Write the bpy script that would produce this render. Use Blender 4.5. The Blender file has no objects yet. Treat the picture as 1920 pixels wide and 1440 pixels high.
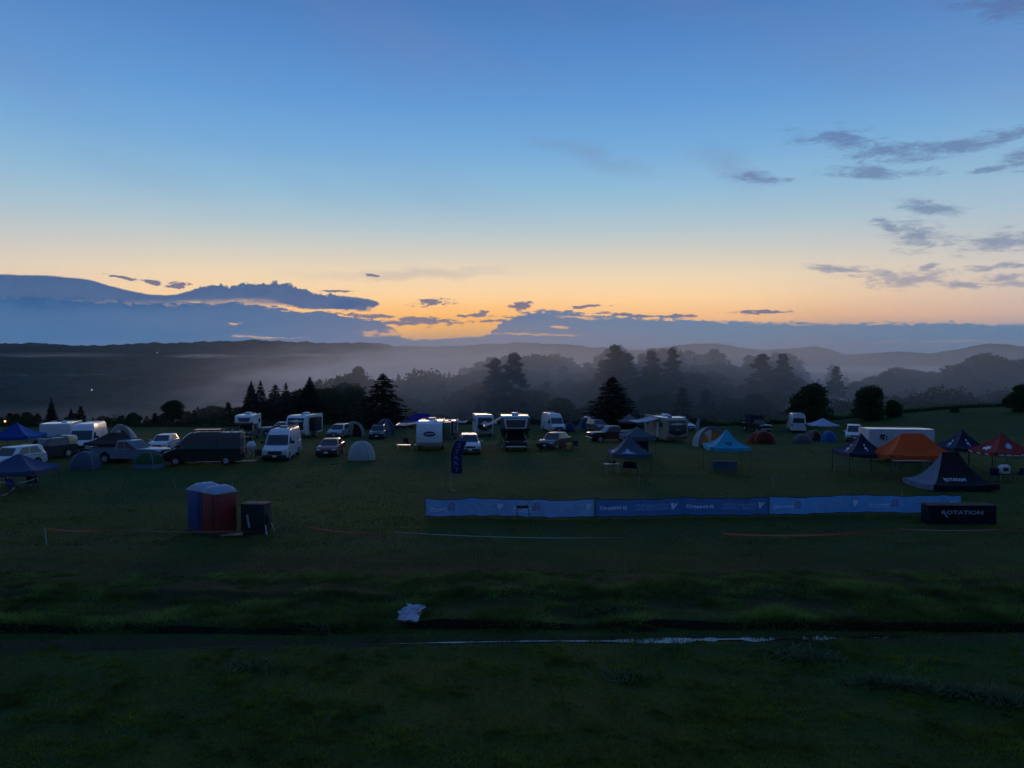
import bpy, bmesh, math, random
import numpy as np
from mathutils import Vector, Matrix
R = math.radians
sc = bpy.context.scene
COL = sc.collection
random.seed(7)
# ------------------------------------------------------------------ camera
F = 1442.0            # focal length in photo pixels (1920 wide)
CAMZ = 8.2
PITCH = math.atan(40.0 / F)
cam = bpy.data.objects.new('camera', bpy.data.cameras.new('camera'))
COL.objects.link(cam)
cam.location = (0, 0, CAMZ)
cam.rotation_euler = (R(90) - PITCH, 0, 0)
cam.data.sensor_width = 36
cam.data.lens = F / 1920 * 36
cam.data.clip_start = 0.2
cam.data.clip_end = 30000
sc.camera = cam
sc.render.resolution_x, sc.render.resolution_y = 1024, 768
# ------------------------------------------------------------------ render settings
sc.render.engine = 'CYCLES'
sc.view_settings.view_transform = 'Standard'
sc.view_settings.look = 'None'
sc.view_settings.exposure = 0.0
sc.view_settings.gamma = 1.0
cy = sc.cycles
cy.use_denoising = True
cy.max_bounces = 6
cy.diffuse_bounces = 2
cy.glossy_bounces = 2
cy.transmission_bounces = 3
cy.transparent_max_bounces = 8
cy.volume_bounces = 3
cy.volume_max_steps = 96
cy.volume_step_rate = 1.0
cy.use_adaptive_sampling = True
cy.adaptive_threshold = 0.02

def lin(c):
    return tuple(((v / 255) / 12.92 if v / 255 <= 0.04045 else ((v / 255 + 0.055) / 1.055) ** 2.4) for v in c)

def ray(px, py):
    """direction in the world of a photo pixel (1920 wide)"""
    x, y, z = (px - 960) / F, 1.0, -(py - 720) / F
    c, s = math.cos(PITCH), math.sin(PITCH)
    return Vector((x, y * c + z * s, z * c - y * s)).normalized()

def azel(px, py):
    d = ray(px, py)
    return math.degrees(math.atan2(d.x, d.y)), math.degrees(math.asin(d.z))

# ------------------------------------------------------------------ node helpers
class NT:
    def __init__(s, tree):
        s.t = tree; s.n = tree.nodes; s.l = tree.links
    def new(s, kind, **kw):
        nd = s.n.new(kind)
        for k, v in kw.items(): setattr(nd, k, v)
        return nd
    def put(s, sock, v):
        if isinstance(v, bpy.types.NodeSocket): s.l.new(v, sock)
        elif v is not None: sock.default_value = v
    def m(s, op, a, b=None, c=None, clamp=False):
        nd = s.new('ShaderNodeMath', operation=op, use_clamp=clamp)
        s.put(nd.inputs[0], a); s.put(nd.inputs[1], b); s.put(nd.inputs[2], c)
        return nd.outputs[0]
    def vm(s, op, a, b=None, out=0):
        nd = s.new('ShaderNodeVectorMath', operation=op)
        s.put(nd.inputs[0], a); s.put(nd.inputs[1], b)
        return nd.outputs[out]
    def comb(s, x, y, z):
        nd = s.new('ShaderNodeCombineXYZ')
        for i, v in enumerate((x, y, z)): s.put(nd.inputs[i], v)
        return nd.outputs[0]
    def sep(s, v):
        nd = s.new('ShaderNodeSeparateXYZ'); s.put(nd.inputs[0], v); return nd.outputs
    def noise(s, vec, scale=1.0, detail=4.0, rough=0.55, dist=0.0, lac=2.0):
        nd = s.new('ShaderNodeTexNoise')
        s.put(nd.inputs['Vector'], vec)
        nd.inputs['Scale'].default_value = scale; nd.inputs['Detail'].default_value = detail
        nd.inputs['Roughness'].default_value = rough; nd.inputs['Distortion'].default_value = dist
        nd.inputs['Lacunarity'].default_value = lac
        return nd.outputs['Fac']
    def ss(s, v, a, b, lo=0.0, hi=1.0):
        nd = s.new('ShaderNodeMapRange', interpolation_type='SMOOTHSTEP')
        s.put(nd.inputs[0], v); s.put(nd.inputs[1], a); s.put(nd.inputs[2], b)
        s.put(nd.inputs[3], lo); s.put(nd.inputs[4], hi)
        return nd.outputs[0]
    def mix(s, f, a, b, blend='MIX'):
        nd = s.new('ShaderNodeMix', data_type='RGBA', blend_type=blend)
        s.put(nd.inputs[0], f)
        for i, v in ((6, a), (7, b)):
            if isinstance(v, tuple): v = (*v[:3], 1)
            s.put(nd.inputs[i], v)
        return nd.outputs[2]
    def ramp(s, fac, stops, interp='LINEAR'):
        nd = s.new('ShaderNodeValToRGB'); s.put(nd.inputs[0], fac)
        cr = nd.color_ramp; cr.interpolation = interp
        while len(cr.elements) < len(stops): cr.elements.new(0.5)
        for e, (p, c) in zip(cr.elements, sorted(stops, key=lambda q: q[0])): e.position = p; e.color = (*c[:3], 1)
        return nd.outputs[0]
    def curve(s, fac, pts):
        nd = s.new('ShaderNodeFloatCurve'); s.put(nd.inputs['Value'], fac)
        cv = nd.mapping.curves[0]
        pts = sorted(pts)
        cv.points[0].location = pts[0]; cv.points[-1].location = pts[-1]
        for p in pts[1:-1]: cv.points.new(*p)
        for p in cv.points: p.handle_type = 'AUTO_CLAMPED'
        nd.mapping.update()
        return nd.outputs[0]

# ------------------------------------------------------------------ world: dusk sky
SUNAZ, SUNEL = -4.0, 1.0
w = bpy.data.worlds.new('World'); sc.world = w; w.use_nodes = True
N = NT(w.node_tree); N.n.clear()
geo = N.new('ShaderNodeTexCoord').outputs['Generated']
X, Y, Z = N.sep(geo)
RD = 180 / math.pi
az = N.m('MULTIPLY', N.m('ARCTAN2', X, Y), RD)
el = N.m('MULTIPLY', N.m('ARCSINE', Z), RD)
def E(py, px=960): return azel(px, py)[1]
grad = [(-40, (60, 66, 72)), (-1, (96, 100, 120)), (E(640), (170, 150, 145)), (E(600), (255, 190, 120)), (E(560), (255, 212, 156)), (E(520), (243, 218, 182)),
        (E(480), (218, 212, 198)), (E(430), (184, 204, 212)), (E(370), (152, 194, 220)), (E(290), (122, 176, 222)), (E(200), (100, 158, 218)),
        (E(100), (86, 140, 204)), (E(0), (74, 124, 188)), (35, (66, 112, 178)), (60, (60, 102, 166)), (90, (58, 98, 160))]
g = N.m('MULTIPLY_ADD', el, 1 / 130, 40 / 130)
sky = N.ramp(g, [((e + 40) / 130, lin(c)) for e, c in grad])
# the glow spreads less to the sides and vanishes behind the viewer
side = N.m('ABSOLUTE', N.m('SUBTRACT', az, SUNAZ))
fade = N.ss(side, 12, 62, 0, 1)
grad2 = [(-40, (50, 58, 68)), (-1, (90, 102, 128)), (E(600), (150, 160, 185)), (E(520), (172, 186, 204)), (E(430), (160, 190, 215)), (E(290), (128, 174, 216)),
         (E(200), (108, 154, 208)), (E(0), (82, 122, 180)), (60, (78, 114, 172)), (90, (76, 112, 168))]
sky = N.mix(fade, sky, N.ramp(g, [((e + 40) / 130, lin(c)) for e, c in grad2]))
back = N.ss(N.m('ABSOLUTE', az), 60, 120)
grad3 = [(-40, (40, 50, 62)), (-1, (52, 64, 88)), (8, (66, 84, 118)), (25, (66, 96, 146)), (60, (58, 100, 162)), (90, (58, 98, 160))]
sky = N.mix(back, sky, N.ramp(g, [((e + 40) / 130, lin(c)) for e, c in grad3]))
glow = N.m('MULTIPLY', N.m('EXPONENT', N.m('MULTIPLY', N.m('POWER', N.m('DIVIDE', side, 11), 2.0), -1)),
           N.m('EXPONENT', N.m('MULTIPLY', N.m('POWER', N.m('DIVIDE', N.m('SUBTRACT', el, E(618)), 1.7), 2.0), -1)))
sky = N.mix(glow, sky, lin((255, 184, 78)))
# faint mauve streaks high up
P = N.comb(N.m('MULTIPLY', az, 0.045), N.m('MULTIPLY_ADD', az, 0.05, N.m('MULTIPLY', el, 0.16)), 3.1)
st = N.ss(N.noise(P, 1.0, 4, 0.5), 0.42, 0.78)
st = N.m('MULTIPLY', st, N.ss(el, 9, 15))
sky = N.mix(N.m('MULTIPLY', st, 0.30), sky, lin((118, 134, 182)))
# cloud noise fields, in degrees of azimuth and elevation
nA = N.noise(N.comb(N.m('MULTIPLY', az, 0.28), el, 1.0), 0.9, 7, 0.62, 0.5)
nB = N.noise(N.comb(N.m('MULTIPLY', az, 0.22), N.m('MULTIPLY', el, 1.6), 7.0), 1.0, 6, 0.6, 0.25)
nC = N.noise(N.comb(az, N.m('MULTIPLY', el, 1.3), 5.0), 1.3, 5, 0.6)
nW = N.noise(N.comb(N.m('MULTIPLY', az, 0.3), N.m('MULTIPLY', el, 0.7), 17.0), 1.0, 4, 0.6)
nW2 = N.noise(N.comb(N.m('MULTIPLY', az, 0.35), N.m('MULTIPLY', el, 0.7), 27.0), 1.0, 4, 0.6)
nD = N.noise(N.comb(N.m('MULTIPLY_ADD', el, -0.9, N.m('MULTIPLY', az, 0.35)), N.m('MULTIPLY_ADD', az, 0.25, N.m('MULTIPLY', el, 1.4)), 13.0), 1.0, 8, 0.68, 0.6)
nG = N.m('ADD', N.m('MULTIPLY', nD, 0.6), N.m('MULTIPLY', N.noise(N.comb(N.m('MULTIPLY_ADD', el, -1.6, N.m('MULTIPLY', az, 0.8)), N.m('MULTIPLY_ADD', az, 0.5, N.m('MULTIPLY', el, 3.0)), 43.0), 1.2, 6, 0.7, 0.8), 0.4))
nF = N.noise(N.comb(N.m('MULTIPLY', az, 0.9), N.m('MULTIPLY', el, 3.0), 31.0), 1.3, 7, 0.66, 0.4)
def blobs(items, nz, amp, lo, hi, warp=1.0):
    tot = None
    p2 = N.comb(N.m('MULTIPLY_ADD', N.m('SUBTRACT', nW, 0.5), warp * 4.0, az), N.m('MULTIPLY_ADD', N.m('SUBTRACT', nW2, 0.5), warp * 1.6, el), 0)
    for (px, py, rx, ry, rot) in items:
        a0, e0 = azel(px, py); k = 1 / 25.2 * math.cos(R(a0)) ** 1.5
        mp = N.new('ShaderNodeMapping', vector_type='TEXTURE')
        N.put(mp.inputs[0], p2)
        mp.inputs['Location'].default_value = (a0, e0, 0)
        mp.inputs['Rotation'].default_value = (0, 0, R(rot))
        mp.inputs['Scale'].default_value = (rx * k, ry * k, 1)
        d = N.m('SUBTRACT', 1.0, N.vm('LENGTH', mp.outputs[0], out=1))
        tot = d if tot is None else N.m('MAXIMUM', tot, d)
    v = N.m('MULTIPLY_ADD', N.m('SUBTRACT', nz, 0.5), amp, tot)
    return N.ss(v, lo, hi)
# wisps on the right
wis = blobs([(1570, 262, 110, 26, -8), (1680, 285, 150, 24, -6), (1800, 276, 130, 22, 9), (1900, 252, 110, 20, 10), (1640, 322, 130, 15, -6),
             (1915, 300, 60, 34, -5), (1860, 320, 45, 8, 8), (1415, 335, 75, 20, -14), (1440, 342, 50, 12, -14), (1720, 445, 66, 44, -10), (1660, 425, 50, 14, -25), (1740, 390, 80, 20, -8), (1880, 455, 95, 32, 0),
             (1560, 502, 75, 9, -7), (1700, 522, 120, 26, -4), (1740, 500, 30, 14, 20), (1830, 536, 160, 10, -2), (1885, 500, 80, 9, 0), (1880, 525, 70, 12, 0),
             (1900, 10, 170, 34, -12)], nG, 4.2, 0.0, 1.0, 0.7)
sky = N.mix(N.m('MULTIPLY', wis, 0.72), sky, N.ramp(g, [((E(600) + 40) / 130, lin((128, 134, 158))), ((E(430) + 40) / 130, lin((104, 128, 168))), ((E(250) + 40) / 130, lin((92, 112, 160))), ((E(0) + 40) / 130, lin((88, 116, 170)))]))
mv = blobs([(1370, 310, 90, 45, -25), (1100, 290, 160, 26, -18), (760, 515, 300, 14, 2)], nA, 1.2, -0.1, 1.1)
sky = N.mix(N.m('MULTIPLY', mv, 0.28), sky, lin((120, 132, 168)))
# small dark scraps above the horizon
scr = blobs([(808, 567, 40, 9, 6), (700, 516, 16, 3, -5), (978, 574, 26, 12, 0), (760, 606, 70, 6, 0), (1088, 575, 44, 4, 0), (1428, 586, 62, 5, -1), (800, 602, 95, 7, -1),
             (925, 602, 52, 4, 0), (985, 594, 60, 3, 0), (890, 592, 40, 4, 0), (905, 586, 10, 5, 0), (690, 592, 60, 5, -2), (225, 520, 45, 4, -8),
             (285, 528, 24, 5, -8), (322, 535, 24, 6, -4), (632, 545, 40, 3, -1), (1270, 592, 50, 4, 0), (640, 573, 40, 10, 0), (1180, 592, 70, 5, -3), (330, 533, 26, 5, 0)], nF, 3.6, 0.05, 0.5, 0.35)
sky = N.mix(N.m('MULTIPLY', scr, 0.92), sky, lin((92, 98, 132)))
# cloud banks: an upper edge drawn as elevation over azimuth
def edge(pts, floor):
    q = []
    for px, py in pts:
        a, e = azel(px, py); q.append(((a + 50) / 100, (e - floor) / 10))
    q = [(0.0, q[0][1])] + q + [(1.0, q[-1][1])]
    c = N.curve(N.m('MULTIPLY_ADD', az, 0.01, 0.5), q)
    return N.m('MULTIPLY_ADD', c, 10, floor)
FL = -2.0
puff = N.m('SUBTRACT', nC, 0.5)
wisp = N.m('SUBTRACT', nB, 0.5)
fine = N.m('SUBTRACT', N.noise(N.comb(N.m('MULTIPLY', az, 1.0), N.m('MULTIPLY', el, 1.2), 9.0), 4.2, 3, 0.6), 0.5)
t1 = edge([(0, 513), (90, 516), (150, 521), (200, 533), (250, 545), (300, 552), (350, 546), (390, 534), (440, 534), (480, 529), (520, 530), (560, 538),
           (590, 548), (640, 554), (690, 560), (712, 568), (722, 640)], FL)
caul = N.m('MULTIPLY', N.ss(az, azel(340, 540)[0], azel(390, 540)[0], 0.12, 1.0), N.ss(az, azel(600, 540)[0], azel(680, 540)[0], 1.0, 0.3))
t1n = N.m('ADD', t1, N.m('MULTIPLY', caul, N.m('MULTIPLY_ADD', puff, 1.1, N.m('MULTIPLY', fine, 0.4))))
b1 = edge([(0, 592), (250, 590), (420, 588), (500, 584), (560, 577), (620, 580), (700, 580), (720, 572)], FL)
b1n = N.m('ADD', N.m('MULTIPLY_ADD', wisp, 1.1, b1), N.m('MULTIPLY', fine, 0.25))
bank1 = N.m('MULTIPLY', N.ss(N.m('SUBTRACT', t1n, el), -0.02, 0.10), N.ss(N.m('SUBTRACT', el, b1n), -0.05, N.ss(az, -18, -15, 1.1, 0.15)))
t2 = edge([(0, 556), (300, 566), (480, 572), (560, 582), (620, 584), (660, 594), (715, 600), (740, 616), (770, 632), (870, 633), (905, 628), (930, 612),
           (955, 596), (1000, 586), (1060, 583), (1120, 587), (1180, 594), (1300, 598), (1400, 604), (1500, 606), (1600, 603), (1750, 606), (1920, 609)], FL)
t2n = N.m('ADD', N.m('MULTIPLY_ADD', wisp, 1.0, t2), N.m('MULTIPLY', N.m('SUBTRACT', nF, 0.5), 1.3))
bank2 = N.ss(N.m('SUBTRACT', t2n, el), -0.04, 0.16)
# pockets where the glow breaks through
gap = blobs([(440, 607, 22, 3, 0), (1048, 614, 26, 4, 0), (1090, 596, 60, 4, -3), (720, 625, 60, 6, 0), (490, 632, 110, 3, 0), (355, 566, 36, 3, -3), (800, 622, 120, 12, 0), (1000, 628, 130, 2.5, -1), (1800, 640, 180, 2.5, 0), (1500, 607, 60, 2, 0)], nF, 3.4, 0.12, 0.9, 0.4)
lr = N.ss(az, -14, 22)
warm = N.ss(N.m('SUBTRACT', N.m('MULTIPLY_ADD', wisp, 1.2, E(648)), el), -0.6, 0.4)
bc2 = N.mix(lr, lin((38, 96, 144)), lin((80, 122, 156)))
bc2 = N.mix(N.m('MULTIPLY', warm, 0.22), bc2, lin((118, 118, 150)))
bc2 = N.mix(N.m('MULTIPLY', N.ss(nA, 0.35, 0.75), 0.22), bc2, lin((88, 118, 164)))
bc2 = N.mix(N.m('MULTIPLY', glow, 0.15), bc2, lin((150, 130, 130)))
bc1 = N.mix(N.m('MULTIPLY', N.ss(puff, -0.3, 0.3), 0.5), lin((36, 82, 132)), lin((56, 104, 152)))
keep = N.m('MULTIPLY_ADD', gap, -0.8, 1.0)
sky = N.mix(N.m('MULTIPLY', N.m('MULTIPLY', bank2, 0.97), keep), sky, bc2)
sky = N.mix(N.m('MULTIPLY', N.m('MULTIPLY', bank1, 0.96), keep), sky, bc1)
nis = N.new('ShaderNodeTexSky', sky_type='NISHITA')
nis.sun_disc = False; nis.sun_elevation = R(SUNEL); nis.sun_rotation = R(SUNAZ)
nis.dust_density = 1.5
nsc = N.vm('SCALE', nis.outputs[0]); nsc.node.inputs['Scale'].default_value = 0.05
sky = N.mix(0.03, sky, nsc)
gain = N.m('MULTIPLY_ADD', N.m('EXPONENT', N.m('MULTIPLY', N.m('POWER', N.m('DIVIDE', el, 5.0), 2.0), -1)), 0.36, 1.0)
gsk = N.vm('SCALE', sky); N.put(gsk.node.inputs['Scale'], gain); sky = gsk
bg = N.new('ShaderNodeBackground'); N.put(bg.inputs[0], sky); bg.inputs[1].default_value = 1.0
out = N.new('ShaderNodeOutputWorld'); N.l.new(bg.outputs[0], out.inputs[0])
w.cycles.sampling_method = 'MANUAL'; w.cycles.sample_map_resolution = 1024
# the last warm light from below the cloud edge
sl = bpy.data.lights.new('sun', 'SUN'); sl.energy = 0.6; sl.angle = R(14); sl.color = (1.0, 0.62, 0.36)
so = bpy.data.objects.new('sun', sl); COL.objects.link(so)
so.rotation_euler = (-R(90 - 4), 0, R(-SUNAZ))   # light travels from the west toward the viewer
# ==PART2==
# ------------------------------------------------------------------ materials
MATS = {}
def mat(name, col=(0.5, 0.5, 0.5), rough=0.6, metal=0.0, spec=0.5, coat=0.0, transl=0.0, var=0.0, vscale=2.0, bump=0.0, emit=None, estr=0.0, dirt=0.0):
    if name in MATS: return MATS[name]
    m = bpy.data.materials.new(name); m.use_nodes = True
    n = NT(m.node_tree); b = n.n['Principled BSDF']
    c = (*col, 1)
    tc = n.new('ShaderNodeTexCoord').outputs['Object']
    src = None
    if var:
        nz = n.noise(tc, vscale, 5, 0.6)
        src = n.mix(n.ss(nz, 0.3, 0.7), tuple(v * (1 - var) for v in col), tuple(min(1, v * (1 + var)) for v in col))
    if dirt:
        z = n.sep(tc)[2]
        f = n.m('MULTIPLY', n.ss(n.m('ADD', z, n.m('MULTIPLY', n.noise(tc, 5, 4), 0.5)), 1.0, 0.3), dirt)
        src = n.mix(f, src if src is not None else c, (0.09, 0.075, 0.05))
    if src is not None: n.l.new(src, b.inputs['Base Color'])
    else: b.inputs['Base Color'].default_value = c
    b.inputs['Roughness'].default_value = rough
    b.inputs['Metallic'].default_value = metal
    b.inputs['Specular IOR Level'].default_value = spec
    b.inputs['Coat Weight'].default_value = coat
    if emit: b.inputs['Emission Color'].default_value = (*emit, 1); b.inputs['Emission Strength'].default_value = estr
    if bump:
        bp = n.new('ShaderNodeBump'); bp.inputs['Strength'].default_value = bump; bp.inputs['Distance'].default_value = 0.05
        n.l.new(n.noise(tc, vscale * 2.5, 4), bp.inputs['Height']); n.l.new(bp.outputs[0], b.inputs['Normal'])
    if transl:
        t = n.new('ShaderNodeBsdfTranslucent')
        if src is not None: n.l.new(src, t.inputs[0])
        else: t.inputs[0].default_value = c
        mx = n.new('ShaderNodeMixShader'); mx.inputs[0].default_value = transl
        o = n.n['Material Output']
        n.l.new(b.outputs[0], mx.inputs[1]); n.l.new(t.outputs[0], mx.inputs[2]); n.l.new(mx.outputs[0], o.inputs[0])
    MATS[name] = m
    return m
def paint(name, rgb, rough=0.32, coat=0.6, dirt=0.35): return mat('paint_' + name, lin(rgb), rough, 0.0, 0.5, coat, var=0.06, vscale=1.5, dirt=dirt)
def cloth(name, rgb, transl=0.35): return mat('cloth_' + name, lin(rgb), 0.75, 0, 0.25, 0, transl, var=0.10, vscale=1.3, bump=0.25)
GLASS = mat('window_glass', (0.012, 0.016, 0.02), 0.08, 0, 0.7)
RUBBER = mat('tyre_rubber', (0.02, 0.02, 0.02), 0.85, var=0.3)
PLAST = mat('black_plastic', (0.022, 0.023, 0.025), 0.55)
CHROME = mat('bright_metal', (0.6, 0.61, 0.62), 0.25, 1.0)
ALU = mat('dull_aluminium', (0.42, 0.43, 0.45), 0.45, 0.8)
LENS = mat('lamp_lens', (0.7, 0.72, 0.74), 0.12, 0, 0.8, 0.5)
REDL = mat('red_lens', (0.28, 0.01, 0.01), 0.15, 0, 0.6)
WHITE = mat('white_shell', lin((210, 213, 217)), 0.38, 0, 0.5, 0.3, var=0.04, dirt=0.3)
ROOFW = mat('white_roof_membrane', lin((228, 226, 220)), 0.14, 0, 0.9, coat=1.0, var=0.08, vscale=0.9)
STEELD = mat('dark_steel', (0.03, 0.03, 0.033), 0.5, 0.5)
PRINTW = mat('white_print', (0.75, 0.76, 0.78), 0.7)
WOOD = mat('weathered_wood', lin((128, 112, 88)), 0.85, var=0.3, vscale=6, bump=0.4)

# ------------------------------------------------------------------ mesh builder
def link(o, parent=None):
    COL.objects.link(o)
    if parent is not None: o.parent = parent
    return o
def thing(name, label, cat, loc=(0, 0, 0), rz=0.0, group=None, rot=None):
    o = bpy.data.objects.new(name, None); COL.objects.link(o)
    o.location = loc; o.rotation_euler = rot if rot else (0, 0, rz)
    o.empty_display_size = 0.3
    return tag(o, label, cat, group)
def tag(o, label=None, cat=None, group=None, kind=None):
    for k, v in (('label', label), ('category', cat), ('group', group), ('kind', kind)):
        if v: o[k] = v
    return o
class B:
    def __init__(s): s.v = []; s.f = []
    def add(s, vs, fs):
        o = len(s.v); s.v += [tuple(v) for v in vs]; s.f += [tuple(i + o for i in f) for f in fs]; return s
    def box(s, c, d, rot=None, bev=0.0):
        x, y, z = (k / 2 for k in d)
        if bev:
            b = min(bev, x * .9, y * .9, z * .9)
            vs = []
            bm = bmesh.new(); bmesh.ops.create_cube(bm, size=1)
            bmesh.ops.scale(bm, vec=d, verts=bm.verts)
            bmesh.ops.bevel(bm, geom=bm.edges[:], offset=b, segments=2, affect='EDGES', profile=0.6)
            vs = [v.co.copy() for v in bm.verts]; fs = [[v.index for v in f.verts] for f in bm.faces]; bm.free()
        else:
            vs = [Vector((i, j, k)) for i in (-x, x) for j in (-y, y) for k in (-z, z)]
            fs = [(0, 1, 3, 2), (4, 6, 7, 5), (0, 4, 5, 1), (2, 3, 7, 6), (0, 2, 6, 4), (1, 5, 7, 3)]
        if rot is not None: M = rot; vs = [M @ v for v in vs]
        return s.add([v + Vector(c) for v in vs], fs)
    def tube(s, a, b, r0, r1=None, n=8, cap=True):
        a, b = Vector(a), Vector(b); r1 = r0 if r1 is None else r1
        d = (b - a).normalized(); u = d.orthogonal().normalized(); w_ = d.cross(u)
        vs = [p + (u * math.cos(t) + w_ * math.sin(t)) * r for p, r in ((a, r0), (b, r1)) for t in [2 * math.pi * i / n for i in range(n)]]
        fs = [(i, (i + 1) % n, n + (i + 1) % n, n + i) for i in range(n)]
        if cap: fs += [tuple(range(n))[::-1], tuple(range(n, 2 * n))]
        return s.add(vs, fs)
    def path(s, pts, r, n=6):
        for a, b in zip(pts, pts[1:]): s.tube(a, b, r, r, n)
        return s
    def quad(s, a, b, c, d): return s.add([a, b, c, d], [(0, 1, 2, 3)])
    def loft(s, rings, cap=True):
        n = len(rings[0]); vs = [p for r in rings for p in r]; fs = []
        for k in range(len(rings) - 1):
            fs += [(k * n + i, k * n + (i + 1) % n, (k + 1) * n + (i + 1) % n, (k + 1) * n + i) for i in range(n)]
        if cap: fs += [tuple(range(n))[::-1], tuple(range((len(rings) - 1) * n, len(rings) * n))]
        return s.add(vs, fs)
    def grid(s, fn, nu, nv):
        vs = [fn(i / nu, j / nv) for j in range(nv + 1) for i in range(nu + 1)]
        fs = [(j * (nu + 1) + i, j * (nu + 1) + i + 1, (j + 1) * (nu + 1) + i + 1, (j + 1) * (nu + 1) + i) for j in range(nv) for i in range(nu)]
        return s.add(vs, fs)
    def ball(s, c, r, n=8, m=5):
        c = Vector(c); r = Vector(r) if hasattr(r, '__len__') else Vector((r, r, r))
        return s.grid(lambda u, v: c + Vector((r.x * math.cos(2 * math.pi * u) * math.sin(math.pi * v), r.y * math.sin(2 * math.pi * u) * math.sin(math.pi * v), r.z * math.cos(math.pi * v))), n, m)
    def build(s, name, m, parent=None, smooth=False):
        me = bpy.data.meshes.new(name)
        me.from_pydata([tuple(v) for v in s.v], [], s.f)
        bm = bmesh.new(); bm.from_mesh(me)
        bmesh.ops.remove_doubles(bm, verts=bm.verts, dist=1e-5)
        bmesh.ops.recalc_face_normals(bm, faces=bm.faces); bm.to_mesh(me); bm.free()
        me.materials.append(m)
        if smooth: me.shade_smooth() if smooth is True else None
        if smooth == 'auto':
            me.shade_smooth()
            me.set_sharp_from_angle(angle=R(35))
        return link(bpy.data.objects.new(name, me), parent)
def from_np(name, co, faces, m, parent=None):
    """faces: (n,k) int array, all k-gons"""
    me = bpy.data.meshes.new(name)
    n, k = faces.shape
    me.vertices.add(len(co)); me.vertices.foreach_set('co', co.astype(np.float32).ravel())
    me.loops.add(n * k); me.loops.foreach_set('vertex_index', faces.astype(np.int32).ravel())
    me.polygons.add(n); me.polygons.foreach_set('loop_start', np.arange(0, n * k, k, dtype=np.int32))
    me.polygons.foreach_set('loop_total', np.full(n, k, dtype=np.int32))
    me.update(calc_edges=True); me.materials.append(m)
    return link(bpy.data.objects.new(name, me), parent)

# ------------------------------------------------------------------ lettering
_tc = {}
def text_shape(txt, bold=0.0):
    key = (txt, bold)
    if key in _tc: return _tc[key]
    c = bpy.data.curves.new('lettering', 'FONT'); c.body = txt; c.size = 1; c.offset = bold; c.resolution_u = 2
    o = bpy.data.objects.new('lettering', c); COL.objects.link(o)
    dg = bpy.context.evaluated_depsgraph_get(); dg.update()
    me = bpy.data.meshes.new_from_object(o.evaluated_get(dg))
    vs = [tuple(v.co) for v in me.vertices]; fs = [tuple(p.vertices) for p in me.polygons]
    bpy.data.objects.remove(o); bpy.data.curves.remove(c); bpy.data.meshes.remove(me)
    x0, x1 = min(v[0] for v in vs), max(v[0] for v in vs); y0, y1 = min(v[1] for v in vs), max(v[1] for v in vs)
    vs = [((v[0] - x0) / (x1 - x0), (v[1] - y0) / (y1 - y0)) for v in vs]
    _tc[key] = (vs, fs); return vs, fs
def letters(b, txt, fn, bold=0.0):
    """fn(u,v) maps 0..1 x 0..1 of the text block to a 3D point"""
    vs, fs = text_shape(txt, bold)
    b.add([fn(u, v) for u, v in vs], fs)
def shape(b, polys, fn):
    for p in polys: b.add([fn(u, v) for u, v in p], [tuple(range(len(p)))])

# ------------------------------------------------------------------ noise for terrain
def hash2(ix, iy, seed=0):
    h = (ix.astype(np.int64) * 374761393 + iy.astype(np.int64) * 668265263 + seed * 974634777) & 0xffffffff
    h = ((h ^ (h >> 13)) * 1274126177) & 0xffffffff
    h = h ^ (h >> 16)
    return (h & 0xffff) / 65535.0
def vnoise(x, y, seed=0):
    x = np.asarray(x, float); y = np.asarray(y, float)
    ix, iy = np.floor(x), np.floor(y); fx, fy = x - ix, y - iy
    fx = fx * fx * (3 - 2 * fx); fy = fy * fy * (3 - 2 * fy)
    a = hash2(ix, iy, seed); b = hash2(ix + 1, iy, seed); c = hash2(ix, iy + 1, seed); d = hash2(ix + 1, iy + 1, seed)
    return a + (b - a) * fx + (c - a) * fy + (a - b - c + d) * fx * fy
def fbm(x, y, seed=0, o=4):
    t = 0; a = 1; n = 0
    for k in range(o): t = t + a * vnoise(np.asarray(x) * 2 ** k, np.asarray(y) * 2 ** k, seed + k); n += a; a *= 0.5
    return t / n - 0.5
def smooth(v, a, b):
    t = np.clip((np.asarray(v, float) - a) / (b - a), 0, 1); return t * t * (3 - 2 * t)

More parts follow.
